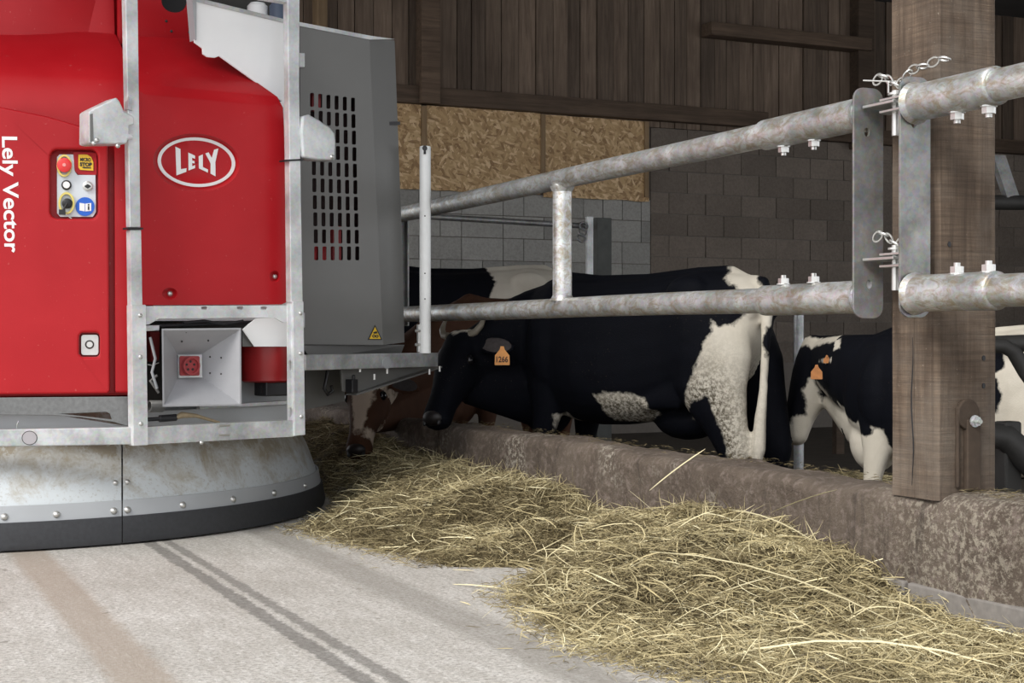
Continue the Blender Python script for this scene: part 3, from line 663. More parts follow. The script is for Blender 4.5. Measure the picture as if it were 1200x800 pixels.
# right red panel with sunk oval
ro = math.radians(4); pan = [(156, 101.5), (331.5, 118), (333, 156), (335, 250), (338, 345), (336, 354), (330, 356.5), (156, 357.5)]
wl_ = ellipse(230.5, 190.5, 51, 34, 44, ro); sc1 = ellipse(199, 344, 9, 7, 16); sc2 = ellipse(322, 324, 6, 7, 16)
tilt_n = (N1 * .30 + Z * .34).normalized(); pc = F1(.10)(156, 101.5)
bm = bmesh.new()
def loop_in(bm, pts, f):
    vs = [bm.verts.new(f(*p)) for p in pts]; return [bm.edges.new((vs[i], vs[(i + 1) % len(vs)])) for i in range(len(vs))]
es = []
for lp in (pan, wl_, sc1, sc2): es += loop_in(bm, lp, F1(.10))
bmesh.ops.triangle_fill(bm, use_beauty=True, edges=es, normal=N1)
q0, q1 = F1(.10)(156, 101.5), F1(.10)(331.5, 118); cdir = (q1 - q0).normalized(); tilt_n = (N1 * .30 + Z * .34); tilt_n = (tilt_n - cdir * tilt_n.dot(cdir)).normalized()
es = loop_in(bm, [(156, 101.5), (331.5, 118), (262, 69), (257, 65.5), (252, 67.5), (243, 66.5), (238.5, 63), (238, 57), (228, 49), (221, 45.5), (150, 42)], lambda a, b: hit(a, b, q0, tilt_n))
bmesh.ops.triangle_fill(bm, use_beauty=True, edges=es, normal=tilt_n)
bmesh.ops.remove_doubles(bm, verts=bm.verts, dist=.0015); bm.edges.ensure_lookup_table()
ce = [e_ for e_ in bm.edges if len(e_.link_faces) == 2 and all((v.co - q0).cross(cdir).length < .003 for v in e_.verts)]
bmesh.ops.bevel(bm, geom=ce, offset=.03, segments=5, profile=.5, affect='EDGES')
r_ = bmesh.ops.extrude_face_region(bm, geom=list(bm.faces))
for v in [g_ for g_ in r_['geom'] if isinstance(g_, bmesh.types.BMVert)]: v.co -= N1 * .03
rp = obj('right_panel', bm, RED, rob, sm=25)
bm = bmesh.new(); rings = []
for (sx_, sy_, ins) in ((51, 34, .102), (50, 33, .108), (47.5, 30.5, .122), (46.8, 29.8, .124), (20, 12, .125), (1, .6, .125)):
    rings.append([F1(ins)(*p) for p in ellipse(230.5, 190.5, sx_, sy_, 44, ro)])
ringmesh(bm, rings, False); obj('emblem_well', bm, RED, rob, sm=40)
for a_, b_ in (((199, 344), 9), ((322, 324), 6)):
    rings = [[F1(i)(*p) for p in ellipse(a_[0], a_[1], b_ * s, 7 * s, 16)] for s, i in ((1, .102), (.6, .118), (.05, .118))]
    bm = bmesh.new(); ringmesh(bm, rings, False); obj('screw_well', bm, RED, rob, sm=50)
    bm = bmesh.new(); screw(bm, F1(.117)(*a_), N1, .011, .008); obj('screw', bm, SILV, rob, sm=50)
em = obj('emblem_ring', plate(ellipse(230.4, 190, 45.6, 29, 64, ro), [ellipse(230.4, 190, 41.6, 25.4, 64, ro)], .002, F1(.121), N1), WHITE, rob, 'white oval ring around the letters LELY')
for pts in ([(287, 255), (333, 277), (337, 465), (390, 457), (388, 490), (297, 524)],
            [(408, 310), (470, 340), (470, 368), (442, 358), (443, 385), (465, 390), (465, 412), (443, 408), (443, 438), (470, 428), (470, 455), (410, 478)],
            [(505, 345), (543, 327), (543, 445), (592, 470), (590, 498), (507, 458)],
            [(567, 318), (597, 308), (628, 362), (650, 283), (688, 272), (660, 400), (662, 533), (616, 507), (617, 415), (608, 393)]):
    obj('emblem_letter', plate([(170 + a / 8, 140 + b / 8) for a, b in pts], [], .002, F1(.121), N1), WHITE, em)
bm = plate([(228, 1), (232, 1.5), (337, 28), (338.5, 376), (180, 376), (180, 122), (331, 119), (262, 69.5), (257, 66), (252, 67.8), (243, 67), (238, 63.5), (237.5, 57), (228, 50)], [], .008, F1(.19), N1); obj('white_side_panel', bm, PALE, rob, bev=.002)
bm = plate([(224, -20), (229, -20), (230.5, 1), (230.5, 47), (229.5, 47)], [], .05, F1(.18), N1); obj('panel_flange', bm, GREY2, rob)
bm = plate([(230, -3), (338, 23.5), (338, 28), (230, 2)], [], .06, F1(.185), N1); obj('panel_top_rail', bm, ALU, rob, bev=.002)
for px, y0_, y1_, r, m_, nm in ((302, 4, 40, .045, PALE, 'white_canister'), (326, 4, 50, .038, flat('blue_grey_can', (.10, .13, .19), .4), 'actuator')):
    t = W(px, y0_, 6.5); bm = bmesh.new(); tube(bm, [Vector((t.x, t.y, 1.4)), Vector((t.x, t.y, t.z - .015)), Vector((t.x, t.y, t.z))], [r, r, r * .7], 24); obj(nm, bm, m_, rob, sm=40)
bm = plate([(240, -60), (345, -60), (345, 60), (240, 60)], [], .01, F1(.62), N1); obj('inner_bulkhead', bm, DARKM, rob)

# frame
def bar(pts, th, f, n, mat=ALU, name='frame_bar', bev=.003, par=None, holes=()):
    return obj(name, plate(pts, list(holes), th, f, n), mat, par or rob, bev=bev)
bar([(146, -260), (160, -260), (162, 0), (165, 266.5), (152.5, 266.5), (147.5, 0)], .036, F1(-.005), N1)
bar([(152.8, 269), (165.5, 269), (167, 358), (154, 358)], .036, F1(-.005), N1)
bar([(154.5, 357), (171, 357), (173.5, 521.5), (156.5, 522.5)], .045, F1(-.012), N1)
bar([(336, -260), (350, -260), (351.5, 0), (351, 100), (355, 354), (341, 354), (337.5, 0)], .04, F1(-.005), N1)
bar([(343, 353), (356, 353), (358, 509.5), (345, 511)], .05, F1(-.012), N1)
bar([(336.5, 356), (343, 356), (345, 496), (337.5, 496)], .006, F1(.004), N1, ALU, 'inner_strip', .001, None, [ellipse(339.8, 428, 2.0, 6, 12), ellipse(340.3, 483, 2.0, 6, 12)])
bar([(337, 415), (344, 415), (345, 495), (338, 495)], .004, F1(.03), N1, BLK, 'strip_backing', .0005)
t0 = P0 + Z * 2.16
bm = bmesh.new(); a = P0 - D1 * .02; b = F1(0)(350, 300); b = Vector((b.x, b.y, 0)); obox(bm, (a + b) / 2 + Z * 2.19 - N1 * .02, D1 * (b - a).length / 2, N1 * .02, Z * .03); obj('frame_bar', bm, ALU, rob, bev=.003)
bar([(170.5, 500), (343, 492), (344.5, 511.5), (171, 520.8)], .05, F1(.0), N1, GALV)
bar([(-250, 507.5), (157.5, 500.3), (157.5, 520.8), (-250, 527)], .05, F2(.0), N2, GALV)
o = obj('rail_plug', disc((34.5, 513), 8.3, 7.6, .004, F2(-.003), N2, 24), flat('plug_grey', (.40, .38, .40), .6), rob)
obj('plug_rim', disc((34.5, 513), 9.2, 8.4, .002, F2(-.0012), N2, 24), DARKM, rob)
bar([(168, 358.5), (342, 357.5), (342, 378), (332, 378), (321, 372), (186, 373.5), (175, 380), (168, 380.5)], .006, F1(.006), N1, ALU, 'cross_bracket', .001, None,
    [rrect(236, 359.2, 243, 362.5, 1, 2), rrect(278, 359.2, 285, 362.5, 1, 2), rrect(306, 359.2, 313, 362.5, 1, 2)])
for px, py, f, n in ((164, 369.5, F1(-.012), N1), (164.5, 418, F1(-.012), N1), (165, 496.5, F1(-.012), N1), (352, 367, F1(-.012), N1), (352, 414, F1(-.012), N1), (353, 488, F1(-.012), N1), (236, 518.5, F1(-.002), N1)):
    bm = bmesh.new(); screw(bm, f(px, py), n, .0085, .007); obj('screw', bm, SILV, rob, sm=50)
bm = plate([(150, 266.2), (168, 266.6), (168, 268.8), (150, 268.4)], [], .045, F1(-.009), N1); obj('cable_tie', bm, BLK, rob)
bm = plate([(334, 187), (356, 186), (356, 188.2), (334, 189)], [], .045, F1(-.009), N1); obj('cable_tie', bm, BLK, rob)
# laser brackets
hood = plate([(105, 130), (110, 127), (137, 114), (141, 119), (146, 130), (157, 136), (158, 146), (152, 148), (152, 156), (157, 158), (157, 163), (150, 164), (149, 168.5), (110, 169), (105, 168)], [], .09, F1(-.03), N1)
hb = obj('sensor_hood', hood, ALU, rob, bev=.006)
for px, py in ((113.5, 164.5), (110, 168), (138, 171)):
    bm = bmesh.new(); screw(bm, F1(-.03)(px, py), N1, .009, .008); obj('screw', bm, SILV, hb, sm=50)
obj('hood_opening', plate([(105.5, 134), (109, 133), (110, 165), (106, 166)], [], .001, F1(-.031), N1), GREY, hb)
bm = plate([(353.5, 155), (355, 136), (362.5, 134), (375, 141), (388, 150), (392.5, 156), (393.5, 165), (393, 188), (372, 187.5), (355.5, 184.5)], [], .07, F1(-.02), N1); hb = obj('sensor_hood', bm, ALU, rob, bev=.007)
bm = bmesh.new(); screw(bm, F1(-.02)(389, 184), N1, .010, .008); obj('screw', bm, SILV, hb, sm=50)
bm = plate([(151, 113), (155, 115), (155, 130), (150, 128)], [], .03, F1(-.012), N1); obj('hood_mount', bm, GALV, rob)
# cone sensor box
o_ = [(189.5, 385), (282.5, 384), (283, 475), (190.5, 476.5)]; o2 = [(191.5, 387), (280.8, 386.2), (281.2, 473), (192.5, 474.3)]; i_ = [(208, 415), (237, 414.5), (237.5, 442.5), (208.5, 443)]
cone = bmesh.new(); rr = [[F1(.20)(*p) for p in o_], [F1(.015)(*p) for p in o_], [F1(.015)(*p) for p in o2], [F1(.15)(*p) for p in i_]]
ringmesh(cone, rr); cb = obj('horn_box', cone, flat('horn_box_grey', (.36, .365, .385), .5), rob, 'square pale horn box with funnel sides')
bm = plate([(209, 416), (236.5, 415.5), (237, 442), (209.5, 442.5)], [], .01, F1(.135), N1); obj('socket_plate', bm, ALU, cb)
obj('socket_body', plate(rrect(211, 417, 234, 440, 2), [], .006, F1(.126), N1), REDD, cb, 'dusty red beacon', bev=.002)
c = F1(.12)(222.5, 428.5); rng5 = [.034, .034, .027, .027]
bm = bmesh.new(); s = D1; bmk = [[c + (D1 * math.cos(a) + Z * math.sin(a)) * r + N1 * t for a in np.linspace(0, 2 * math.pi, 24, endpoint=False)] for r, t in ((.036, 0), (.036, .018), (.030, .018), (.030, .004))]
ringmesh(bm, bmk); obj('socket_ring', bm, REDD, cb, sm=40)
for k in range(5):
    a = math.pi / 2 + k * 2 * math.pi / 5; p = c + (D1 * math.cos(a) + Z * math.sin(a)) * .017 + N1 * .004; bm = bmesh.new(); tube(bm, [p, p + N1 * .002], .005, 8); obj('socket_hole', bm, BLK, cb)
for px, py, ins in ((246, 418, .10), (259, 419, .06), (246, 437, .10), (259, 438, .06), (215, 458, .09), (245, 458, .09), (219, 470, .04), (251, 469, .04), (218, 389, .03), (249, 388, .03), (213, 400, .07), (244, 399, .07)):
    bm = bmesh.new(); screw(bm, F1(ins)(px, py), N1, .004, .003); obj('rivet', bm, DARKM, cb)
# machinery between the bars
t = W(314, 400, 6.22); bm = bmesh.new(); tube(bm, [Vector((t.x, t.y, .78)), Vector((t.x, t.y, .66)), Vector((t.x, t.y, .645)), Vector((t.x, t.y, .62)), Vector((t.x, t.y, .612))], [.12, .12, .116, .116, .10], 40); obj('motor_drum', bm, flat('deep_red_drum', (.30, .012, .014), .4), rob, 'dark red drum beside the horn box', sm=35)
bm = bmesh.new(); obox(bm, Vector((t.x + .02, t.y - .03, .585)), D1 * .07, N1 * .05, Z * .03); tube(bm, [Vector((t.x - .03, t.y - .05, .62)), Vector((t.x - .03, t.y - .05, .56))], .02, 12); obj('motor_foot', bm, BLK, rob, bev=.006)
bar([(284, 386), (292, 379), (300, 373), (337, 371), (338, 406), (298, 406)], .004, F1(.10), N1, PALE, 'white_guard', .001)
bar([(284, 384), (298, 406), (284, 406)], .004, F1(.12), N1, GREY, 'guard_web', .001)
bar([(172, 440), (340, 440), (341, 505), (172, 512)], .01, F1(.33), N1, GREY2, 'inner_sheet', .001)
bar([(172, 482), (342, 474), (342, 500), (172, 510)], .01, F1(.26), N1, GREY2, 'lower_sheet', .001)
bar([(234, 476), (337, 469), (337, 473.5), (234, 479.5)], .03, F1(.22), N1, ALU, 'inner_rail', .001)
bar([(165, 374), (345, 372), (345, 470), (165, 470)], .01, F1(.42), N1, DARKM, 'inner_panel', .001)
bar([(165, 378), (192, 378), (192, 478), (165, 478)], .006, F1(.27), N1, DARKM, 'shade_sheet', .001)  # dark sheet added to stand in for the shade behind the left bar
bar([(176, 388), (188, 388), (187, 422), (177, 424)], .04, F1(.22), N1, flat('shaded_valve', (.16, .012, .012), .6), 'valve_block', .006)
bar([(170, 381), (187, 381), (187, 387), (170, 388)], .04, F1(.05), N1, ALU, 'short_strut', .002)
for k, pts in enumerate(([(176, 395), (182, 420), (178, 436), (184, 455)], [(186, 425), (178, 428), (173, 427)], [(184, 440), (176, 446), (186, 460)], [(215, 378), (240, 376), (262, 380), (285, 376)], [(178, 382), (225, 380), (300, 377), (315, 374)])):
    bm = bmesh.new(); q = [F1(.09 + .01 * k)(*p) for p in pts]; tube(bm, q, .006 if k != 1 else .002, 8); obj('cable', bm, BLK if k not in (0, 1, 2) else (GREY2, SILV, GREY)[k], rob, sm=60)
bm = bmesh.new()
for k in range(14): torus(bm, F1(.12)(175 + k * 1.15, 476), (Z * .9 + N1 * .2).normalized(), N1, .022, .022, .003, 12, 5)
obj('corrugated_hose', bm, GREY, rob, sm=60)
bm = bmesh.new(); tube(bm, [F1(.06)(171, 491.5), F1(.06)(186, 490.5), F1(.06)(187, 490.5), F1(.06)(206, 489)], [.008, .008, .014, .014], 14); obj('gas_strut', bm, BLK, rob, sm=40)
bm = bmesh.new(); tube(bm, [F1(.055)(206, 489), F1(.055)(213, 486), F1(.055)(230, 487), F1(.055)(257, 495)], [.009, .013, .008, .005], 10); obj('strut_link', bm, flat('rusty_link', (.34, .27, .17), .7, .4, .4, 60), rob, sm=40)
for yy in (498.5, 509.5):
    bm = bmesh.new(); tube(bm, [F1(-.008)(256, yy), F1(-.008)(269, yy - .6)], .005, 8); obj('weld_bead', bm, SILV, rob)
# chassis under the left door
bar([(-300, 468), (155, 464.5), (156, 500.5), (150, 500), (143, 497.5), (134, 494.5), (95, 489), (60, 486.5), (0, 486), (-300, 488)], .012, F2(.07), N2, flat('cast_grey', (.20, .205, .205), .5, .6, .35, 70), 'chassis_plate', .002, None,
    [[(72, 485.6 - .8), (124, 482.5), (128.5, 484.5), (131, 491.4), (110, 488.8)]])
bar([(-300, 484), (60, 485), (156, 500), (156, 512), (-300, 512)], .008, F2(.16), N2, GREY2, 'chassis_sheet', .001)
bm = bmesh.new(); tube(bm, [F2(.05)(20, 502), F2(.05)(20, 497), F2(.05)(22, 493)], .003, 6); obj('wire_hook', bm, GALV, rob)
# grey cabinet
slots = []
for r_ in range(10):
    for c_ in range(6):
        x = 363.4 + 9.6 * c_ + .55 * r_; y = 109 + 19.95 * r_ + c_ * 1.1 * (1 - r_ / 9); slots.append(rrect(x, y, x + 4.8, y + 16.3, 1.4, 2))
ft = [(351.6, 29.7), (432.8, 45.3), (442, 250), (449, 404), (352, 403.5)]
bm = plate(ft, slots, .002, FG(0), NG); obj('cabinet_front', bm, GREY, rob)
e = [FG(0)(*p) for p in ((432.8, 45.3), (442, 250), (449, 404))]; ou = [W(462.5, 47.5, 6.93), W(470, 250, 6.95), W(474, 401, 6.96)]
bk = Vector((-.10, .80, 0)); bl = [FG(0)(351.6, 29.7), FG(0)(352, 403.5)]; bkl = Vector((-.1, .9, 0))
bm = bmesh.new()
def qd(bm, *p): bm.faces.new([bm.verts.new(x) for x in p])
qd(bm, e[0], e[1], ou[1], ou[0]); qd(bm, e[1], e[2], ou[2], ou[1])
qd(bm, ou[0], ou[1], ou[1] + bk, ou[0] + bk); qd(bm, ou[1], ou[2], ou[2] + bk, ou[1] + bk)
qd(bm, bl[0], bl[0] + bkl + Z * .05, ou[0] + bk, ou[0], e[0]); qd(bm, bl[0], bl[1], bl[1] + bkl, bl[0] + bkl + Z * .05); qd(bm, bl[1], e[2], ou[2], ou[2] + bk, bl[1] + bkl)
bmesh.ops.remove_doubles(bm, verts=bm.verts, dist=.002); obj('cabinet_shell', bm, GREY, rob)
bm = bmesh.new(); q = [FG(.10)(*p) for p in ((355, 95), (430, 95), (436, 320), (355, 320))]; qd(bm, *q); obj('cabinet_inner', bm, flat('dark_interior', (.02, .006, .006), .7), rob)
for px, y0_, y1_, cc in ((366, 285, 310, RED), (378, 285, 310, RED), (371, 105, 130, REDD), (395, 265, 305, REDD)):
    bm = plate([(px - 5, y0_), (px + 5, y0_), (px + 5, y1_), (px - 5, y1_)], [], .02, FG(.05), NG); obj('inner_fitting', bm, cc, rob)
bm = plate([(351, 26), (434, 42), (463, 46), (433, 46.5), (351, 30.5)], [], .012, FG(-.004), NG); obj('roof_lip', bm, ALU, rob)
bm = bmesh.new(); m1 = e[0].lerp(e[1], .48); 
a = W(451, 145, 6.86); b = W(466.5, 144.5, 6.93); obox(bm, (a + b) / 2, (b - a) / 2, Z * .008, Vector((.6, -.8, 0)) * .012); obj('handle_slot', bm, BLK, rob)
for y0_, y1_ in ((62, 79), (366, 384)):
    bm = plate([(351.5, y0_), (357.5, y0_), (357.5, y1_), (351.5, y1_)], [], .02, FG(-.012), NG); obj('cabinet_hinge', bm, ALU, rob, bev=.003)
bm = plate([(439.6, 380.5), (448, 398), (431.2, 398)], [], .0015, FG(-.003), NG); wt = obj('warning_sign', bm, BLK, rob, 'yellow triangular hand hazard sticker')
obj('sign_field', plate([(439.6, 383), (446.2, 397), (433, 397)], [], .001, FG(-.0045), NG), YEL, wt)
obj('sign_print', plate(ellipse(438.2, 393.6, 2, 1.9, 12), [ellipse(438.2, 393.6, 1, .9, 8)], .001, FG(-.0058), NG), BLK, wt)
obj('sign_print', plate(ellipse(441.8, 393.8, 1.9, 1.8, 12), [ellipse(441.8, 393.8, .9, .8, 8)], .001, FG(-.0058), NG), BLK, wt)
obj('sign_print', plate([(437.5, 389), (441.5, 388), (442.5, 390.5), (438, 391)], [], .001, FG(-.0058), NG), BLK, wt)
# side platform
A = W(358, 400, 6.2); A.z = 0; B = W(513.5, 400, 7.08); B.z = 0; DP = (B - A).normalized(); NP = Vector((DP.y, -DP.x, 0))
bm = bmesh.new(); obox(bm, (A + B) / 2 - NP * .03 + Z * .693, DP * (B - A).length / 2, NP * .03, Z * .033); obj('platform_beam', bm, GALV, rob, bev=.003)
obj('rail_plug', disc((453.5, 425), 5, 7, .002, lambda a, b: hit(a, b, A + NP * .002, NP), NP, 20), GREY2, rob)
bm = bmesh.new(); q = [A - NP * .05, B - NP * .05, B - NP * .36 - DP * .1, A - NP * .75 + DP * .1]
vs = [bm.verts.new(p + Z * .70) for p in q]; bm.faces.new(vs); vs2 = [bm.verts.new(p + Z * .69) for p in q]; bm.faces.new(vs2[::-1])
for k in range(4): bm.faces.new((vs[k], vs2[k], vs2[(k + 1) % 4], vs[(k + 1) % 4]))
obj('platform_deck', bm, GREY, rob)
bm = bmesh.new()
lo = [W(366, 417, 6.5), W(468, 412, 7.0)]; q = [Vector((p.x, p.y, .70)) for p in (lo[0], lo[1], lo[1] + bk * .7, lo[0] + bkl * .7)]; t_ = [Vector((p.x, p.y, .765)) for p in (bl[1], ou[2], ou[2] + bk, bl[1] + bkl)]
ringmesh(bm, [q, t_]); obj('cabinet_base', bm, GREY, rob)
Pb = A - NP * .09
fb = lambda a, b: hit(a, b, Pb, NP)
bm = plate([(400, 432), (512, 428), (480, 438), (414, 461), (402, 458)], [], .01, fb, NP); obj('gusset_plate', bm, GREY, rob, bev=.002)
bm = bmesh.new(); a = fb(512, 430); b = fb(412, 462); obox(bm, (a + b) / 2, (b - a) / 2, NP * .03, Z * .004); obj('gusset_flange', bm, GREY, rob)
bm = plate([(358, 434), (404, 432), (404, 470), (358, 480)], [], .01, lambda a, b: hit(a, b, A - NP * .25, NP), NP); obj('under_panel', bm, GREY, rob)
bm = bmesh.new(); p = fb(408, 452); obox(bm, p + NP * .02, DP * .022, NP * .02, Z * .03); tube(bm, [p + NP * .03 + Z * .05, p + NP * .03 - Z * .03], .008, 8); obj('cable_gland', bm, BLK, rob, bev=.004)
bm = bmesh.new(); q = [fb(384, 434), fb(382, 446), fb(380, 455), fb(384, 462), fb(390, 458), fb(388, 452)]; tube(bm, q, .008, 8); obj('cable_loop', bm, BLK, rob, sm=60)
for px, py in ((491, 437), (503, 433.5), (441, 436), (426, 443), (409, 434)):
    bm = bmesh.new(); p = fb(px, py) + NP * .06; tube(bm, [p + Z * .02, p - Z * .006], .006, 8); obj('bolt_end', bm, SILV, rob)
p = W(498.3, 300, 6.98); bm = bmesh.new(); bz = .725
ringmesh(bm, [[Vector((p.x + r * math.cos(a), p.y + r * math.sin(a), z)) for a in np.linspace(0, 2 * math.pi, 28, endpoint=False)] for r, z in ((.0265, bz), (.0265, 1.695), (.024, 1.70), (.021, 1.70), (.021, 1.6))])
bmesh.ops.recalc_face_normals(bm, faces=bm.faces); pp = obj('marker_post', bm, WPOST, rob, 'white round upright tube on the platform end', sm=40)
bm = bmesh.new(); q = p + Vector((-.42, -.9, 0)) * .0262; tube(bm, [Vector((q.x, q.y, 1.688)), Vector((q.x - .003, q.y - .006, 1.688))], .012, 14); bm2 = bm; tube(bm, [Vector((q.x, q.y, 1.66)), Vector((q.x, q.y, 1.70))], .006, 8); obj('tube_notch', bm, BLK, pp)
bm = bmesh.new(); bx(bm, (p.x - .035, p.y + .0, .73), (p.x - .025, p.y + .02, .86))
for z in (.765, .83): tube(bm, [Vector((p.x - .05, p.y, z)), Vector((p.x, p.y, z))], .007, 8)
obj('post_clamp', bm, SILV, pp)
for z in (1.10, 1.37, .98):
    bm = bmesh.new(); d = Vector((-.4, -.9, 0)).normalized(); tube(bm, [p + d * .0255 + Z * (z - p.z), p + d * .028 + Z * (z - p.z)], .0035, 8); obj('tube_hole', bm, DARKM, pp)

# ---------------------------------------------------------------- hay
def interp(y, tab):
    return float(np.interp(y, [t[0] for t in tab], [t[1] for t in tab]))
XIN = [(1.2, 2.35), (2.0, 2.25), (2.5, 2.05), (2.9, 1.86), (3.31, 1.76), (3.6, 1.80), (4.2, 1.95), (4.6, 2.3), (4.78, 1.95), (5.1, 1.92), (5.4, 1.84), (5.96, 1.80), (6.4, 2.13), (6.8, 2.25), (7.3, 2.30), (7.9, 2.2), (8.4, 2.0), (10, 1.8)]
HC = [(1.2, .0), (2.5, .0), (2.9, .015), (3.15, .0), (3.4, .04), (3.7, .14), (4.0, .185), (4.5, .19), (4.85, .11), (5.1, .04), (5.3, .10), (5.55, .18), (6.0, .16), (6.6, .16), (7.2, .18), (8, .25), (10, .26)]
def hay_h(x, y):
    xi = interp(y, XIN) + .06 * noise.noise(Vector((y * 2.5, 1, 0))); hc = interp(y, HC)
    if x < xi: return -.01 + 0 * x
    t = (x - xi) / max(.2, 2.62 - xi); s = min(1, t)
    f = (1 - (1 - s) ** 2.0) if s < 1 else 1 - .10 * min(1, (x - 2.62) / .25)
    f = .25 * min(1, s * 6) * min(1, hc / .1) * .35 + f * .91
    return hc * f + (noise.noise(Vector((x * 3.2, y * 3.2, 2))) * .05 + noise.noise(Vector((x * 9, y * 9, 5))) * .028 + noise.noise(Vector((x * 22, y * 22, 8))) * .012) * min(1, s * 3) * min(1, .35 + hc * 4)
xs = np.linspace(1.6, 2.875, 60); ys = np.linspace(1.2, 9.6, 330); Hh = np.array([[hay_h(x, y) for x in xs] for y in ys])
bm = bmesh.new(); vs = [[bm.verts.new((x, y, Hh[j, i] if Hh[j, i] > 0 else -.004)) for i, x in enumerate(xs)] for j, y in enumerate(ys)]
for j in range(len(ys) - 1):
    for i in range(len(xs) - 1):
        if max(Hh[j, i], Hh[j + 1, i + 1], Hh[j, i + 1], Hh[j + 1, i]) > .004: bm.faces.new((vs[j][i], vs[j][i + 1], vs[j + 1][i + 1], vs[j + 1][i]))
bmesh.ops.delete(bm, geom=[v for v in bm.verts if not v.link_faces], context='VERTS')
hay = thing('hay_heap', (2.4, 5, 0), 'long heap of loose green-brown hay lying along the concrete kerb', 'hay')
o = obj('hay_mass', bm, HAYB, hay, sm=180); o['kind'] = 'stuff'
def Hs(x, y):
    fx = np.clip((x - xs[0]) / (xs[-1] - xs[0]) * (len(xs) - 1), 0, len(xs) - 1.001); fy = np.clip((y - ys[0]) / (ys[-1] - ys[0]) * (len(ys) - 1), 0, len(ys) - 1.001)
    i = fx.astype(int); j = fy.astype(int); a = fx - i; b = fy - j
    return (Hh[j, i] * (1 - a) * (1 - b) + Hh[j, i + 1] * a * (1 - b) + Hh[j + 1, i] * (1 - a) * b + Hh[j + 1, i + 1] * a * b)
def strands(name, P, az, tl, ln, wd, tone, par, label=None, curl=.25, nseg=3):
    """P (n,3) centres; ribbons with a ridge so they have body"""
    n = len(P); s = np.linspace(-.5, .5, nseg + 1)
    az2 = az[:, None] + curl * (rng.random((n, 1)) - .5) * 2 * (s[None, :] * 2)
    dx = np.cos(az2) * np.cos(tl)[:, None]; dy = np.sin(az2) * np.cos(tl)[:, None]; dz = np.sin(tl)[:, None] * np.ones_like(dx)
    c = P[:, None, :] + np.stack([dx, dy, dz], -1) * (s[None, :, None] * ln[:, None, None])
    c[:, :, 2] -= ((s * 2) ** 2)[None, :] * ln[:, None] * .10 * rng.random((n, 1))
    side = np.stack([-np.sin(az2), np.cos(az2), np.zeros_like(az2)], -1); roll = rng.random((n, 1)) * np.pi
    up = np.zeros_like(side); up[..., 2] = 1
    sd = (side * np.cos(roll)[..., None] + up * np.sin(roll)[..., None]) * wd[:, None, None] * .5
    nm = (-side * np.sin(roll)[..., None] + up * np.cos(roll)[..., None]) * wd[:, None, None] * .45
    V = np.stack([c - sd, c + nm, c + sd], 2)                        # n, nseg+1, 3, 3
    V[:, 0] = V[:, 0].mean(1, keepdims=True) * .6 + V[:, 0] * .4; V[:, -1] = V[:, -1].mean(1, keepdims=True) * .7 + V[:, -1] * .3
    m = nseg + 1; V = V.reshape(-1, 3); base = (np.arange(n) * m * 3)[:, None]
    q = []
    for k in range(nseg):
        for j in range(2): q.append([k * 3 + j, k * 3 + j + 1, (k + 1) * 3 + j + 1, (k + 1) * 3 + j])
    q = np.array(q).reshape(1, -1) + base; q = q.reshape(-1)
    me = bpy.data.meshes.new(name); me.vertices.add(len(V)); me.vertices.foreach_set('co', V.astype(np.float32).ravel())
    nf = len(q) // 4; me.loops.add(len(q)); me.loops.foreach_set('vertex_index', q.astype(np.int32)); me.polygons.add(nf)
    me.polygons.foreach_set('loop_start', (np.arange(nf) * 4).astype(np.int32)); me.update(calc_edges=True)
    at = me.attributes.new('tone', 'FLOAT', 'POINT'); at.data.foreach_set('value', np.repeat(tone, m * 3).astype(np.float32))
    me.shade_smooth(); o = link(name, me, HAY, par, label); o['kind'] = 'stuff'; return o
def scatter(n, ylo, yhi, bias=1.0):
    X = rng.uniform(1.62, 2.85, n * 4); Y = ylo + (yhi - ylo) * rng.random(n * 4) ** bias; xi = np.interp(Y, [t[0] for t in XIN], [t[1] for t in XIN]) - .05 + .05 * rng.standard_normal(n * 4)
    k = (X > xi) & (((X - CX) ** 2 + (Y - CY) ** 2) > 1.56 ** 2); return X[k][:n], Y[k][:n]
X, Y = scatter(105000, 1.9, 9.0, 1.35); n = len(X); Zs = np.maximum(Hs(X, Y), .003) + rng.random(n) ** 2 * .03
ln = rng.gamma(3.0, .0125, n).clip(.012, .15); clump = np.array([noise.noise(Vector((x * 4, y * 4, 3))) for x, y in zip(X, Y)])
near = np.clip((4.9 - Y) / 1.2, 0, 1)  # sunlit look put into the tone: hay at the near end goes paler
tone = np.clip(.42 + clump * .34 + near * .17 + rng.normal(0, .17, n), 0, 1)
az = rng.random(n) * 2 * np.pi; tl = rng.normal(0, .38, n)
strands('hay_stalks', np.stack([X, Y, Zs], 1), az, tl, ln, rng.uniform(.0012, .0032, n), tone, hay)
X, Y = scatter(2200, 1.9, 8.5, 1.5); n = len(X); Zs = np.maximum(Hs(X, Y), .003) + .015 + rng.random(n) * .03
ln = rng.uniform(.07, .20, n); tl = rng.normal(.08, .34, n)
strands('long_stalks', np.stack([X, Y, Zs], 1), rng.random(n) * 2 * np.pi, tl, ln, rng.uniform(.002, .0042, n), np.clip(rng.normal(.74, .14, n), 0, 1), hay, None, .5, 4)
# upright tips along the crest
X = rng.uniform(2.55, 2.82, 500); Y = rng.uniform(3.2, 7.0, 500); ln = rng.uniform(.06, .16, 500)
strands('upright_tips', np.stack([X, Y, Hs(X, Y) + ln * .25], 1), rng.random(500) * 2 * np.pi, rng.normal(1.0, .3, 500), ln, rng.uniform(.0016, .0035, 500), rng.uniform(.4, .9, 500), hay, None, .5, 4)
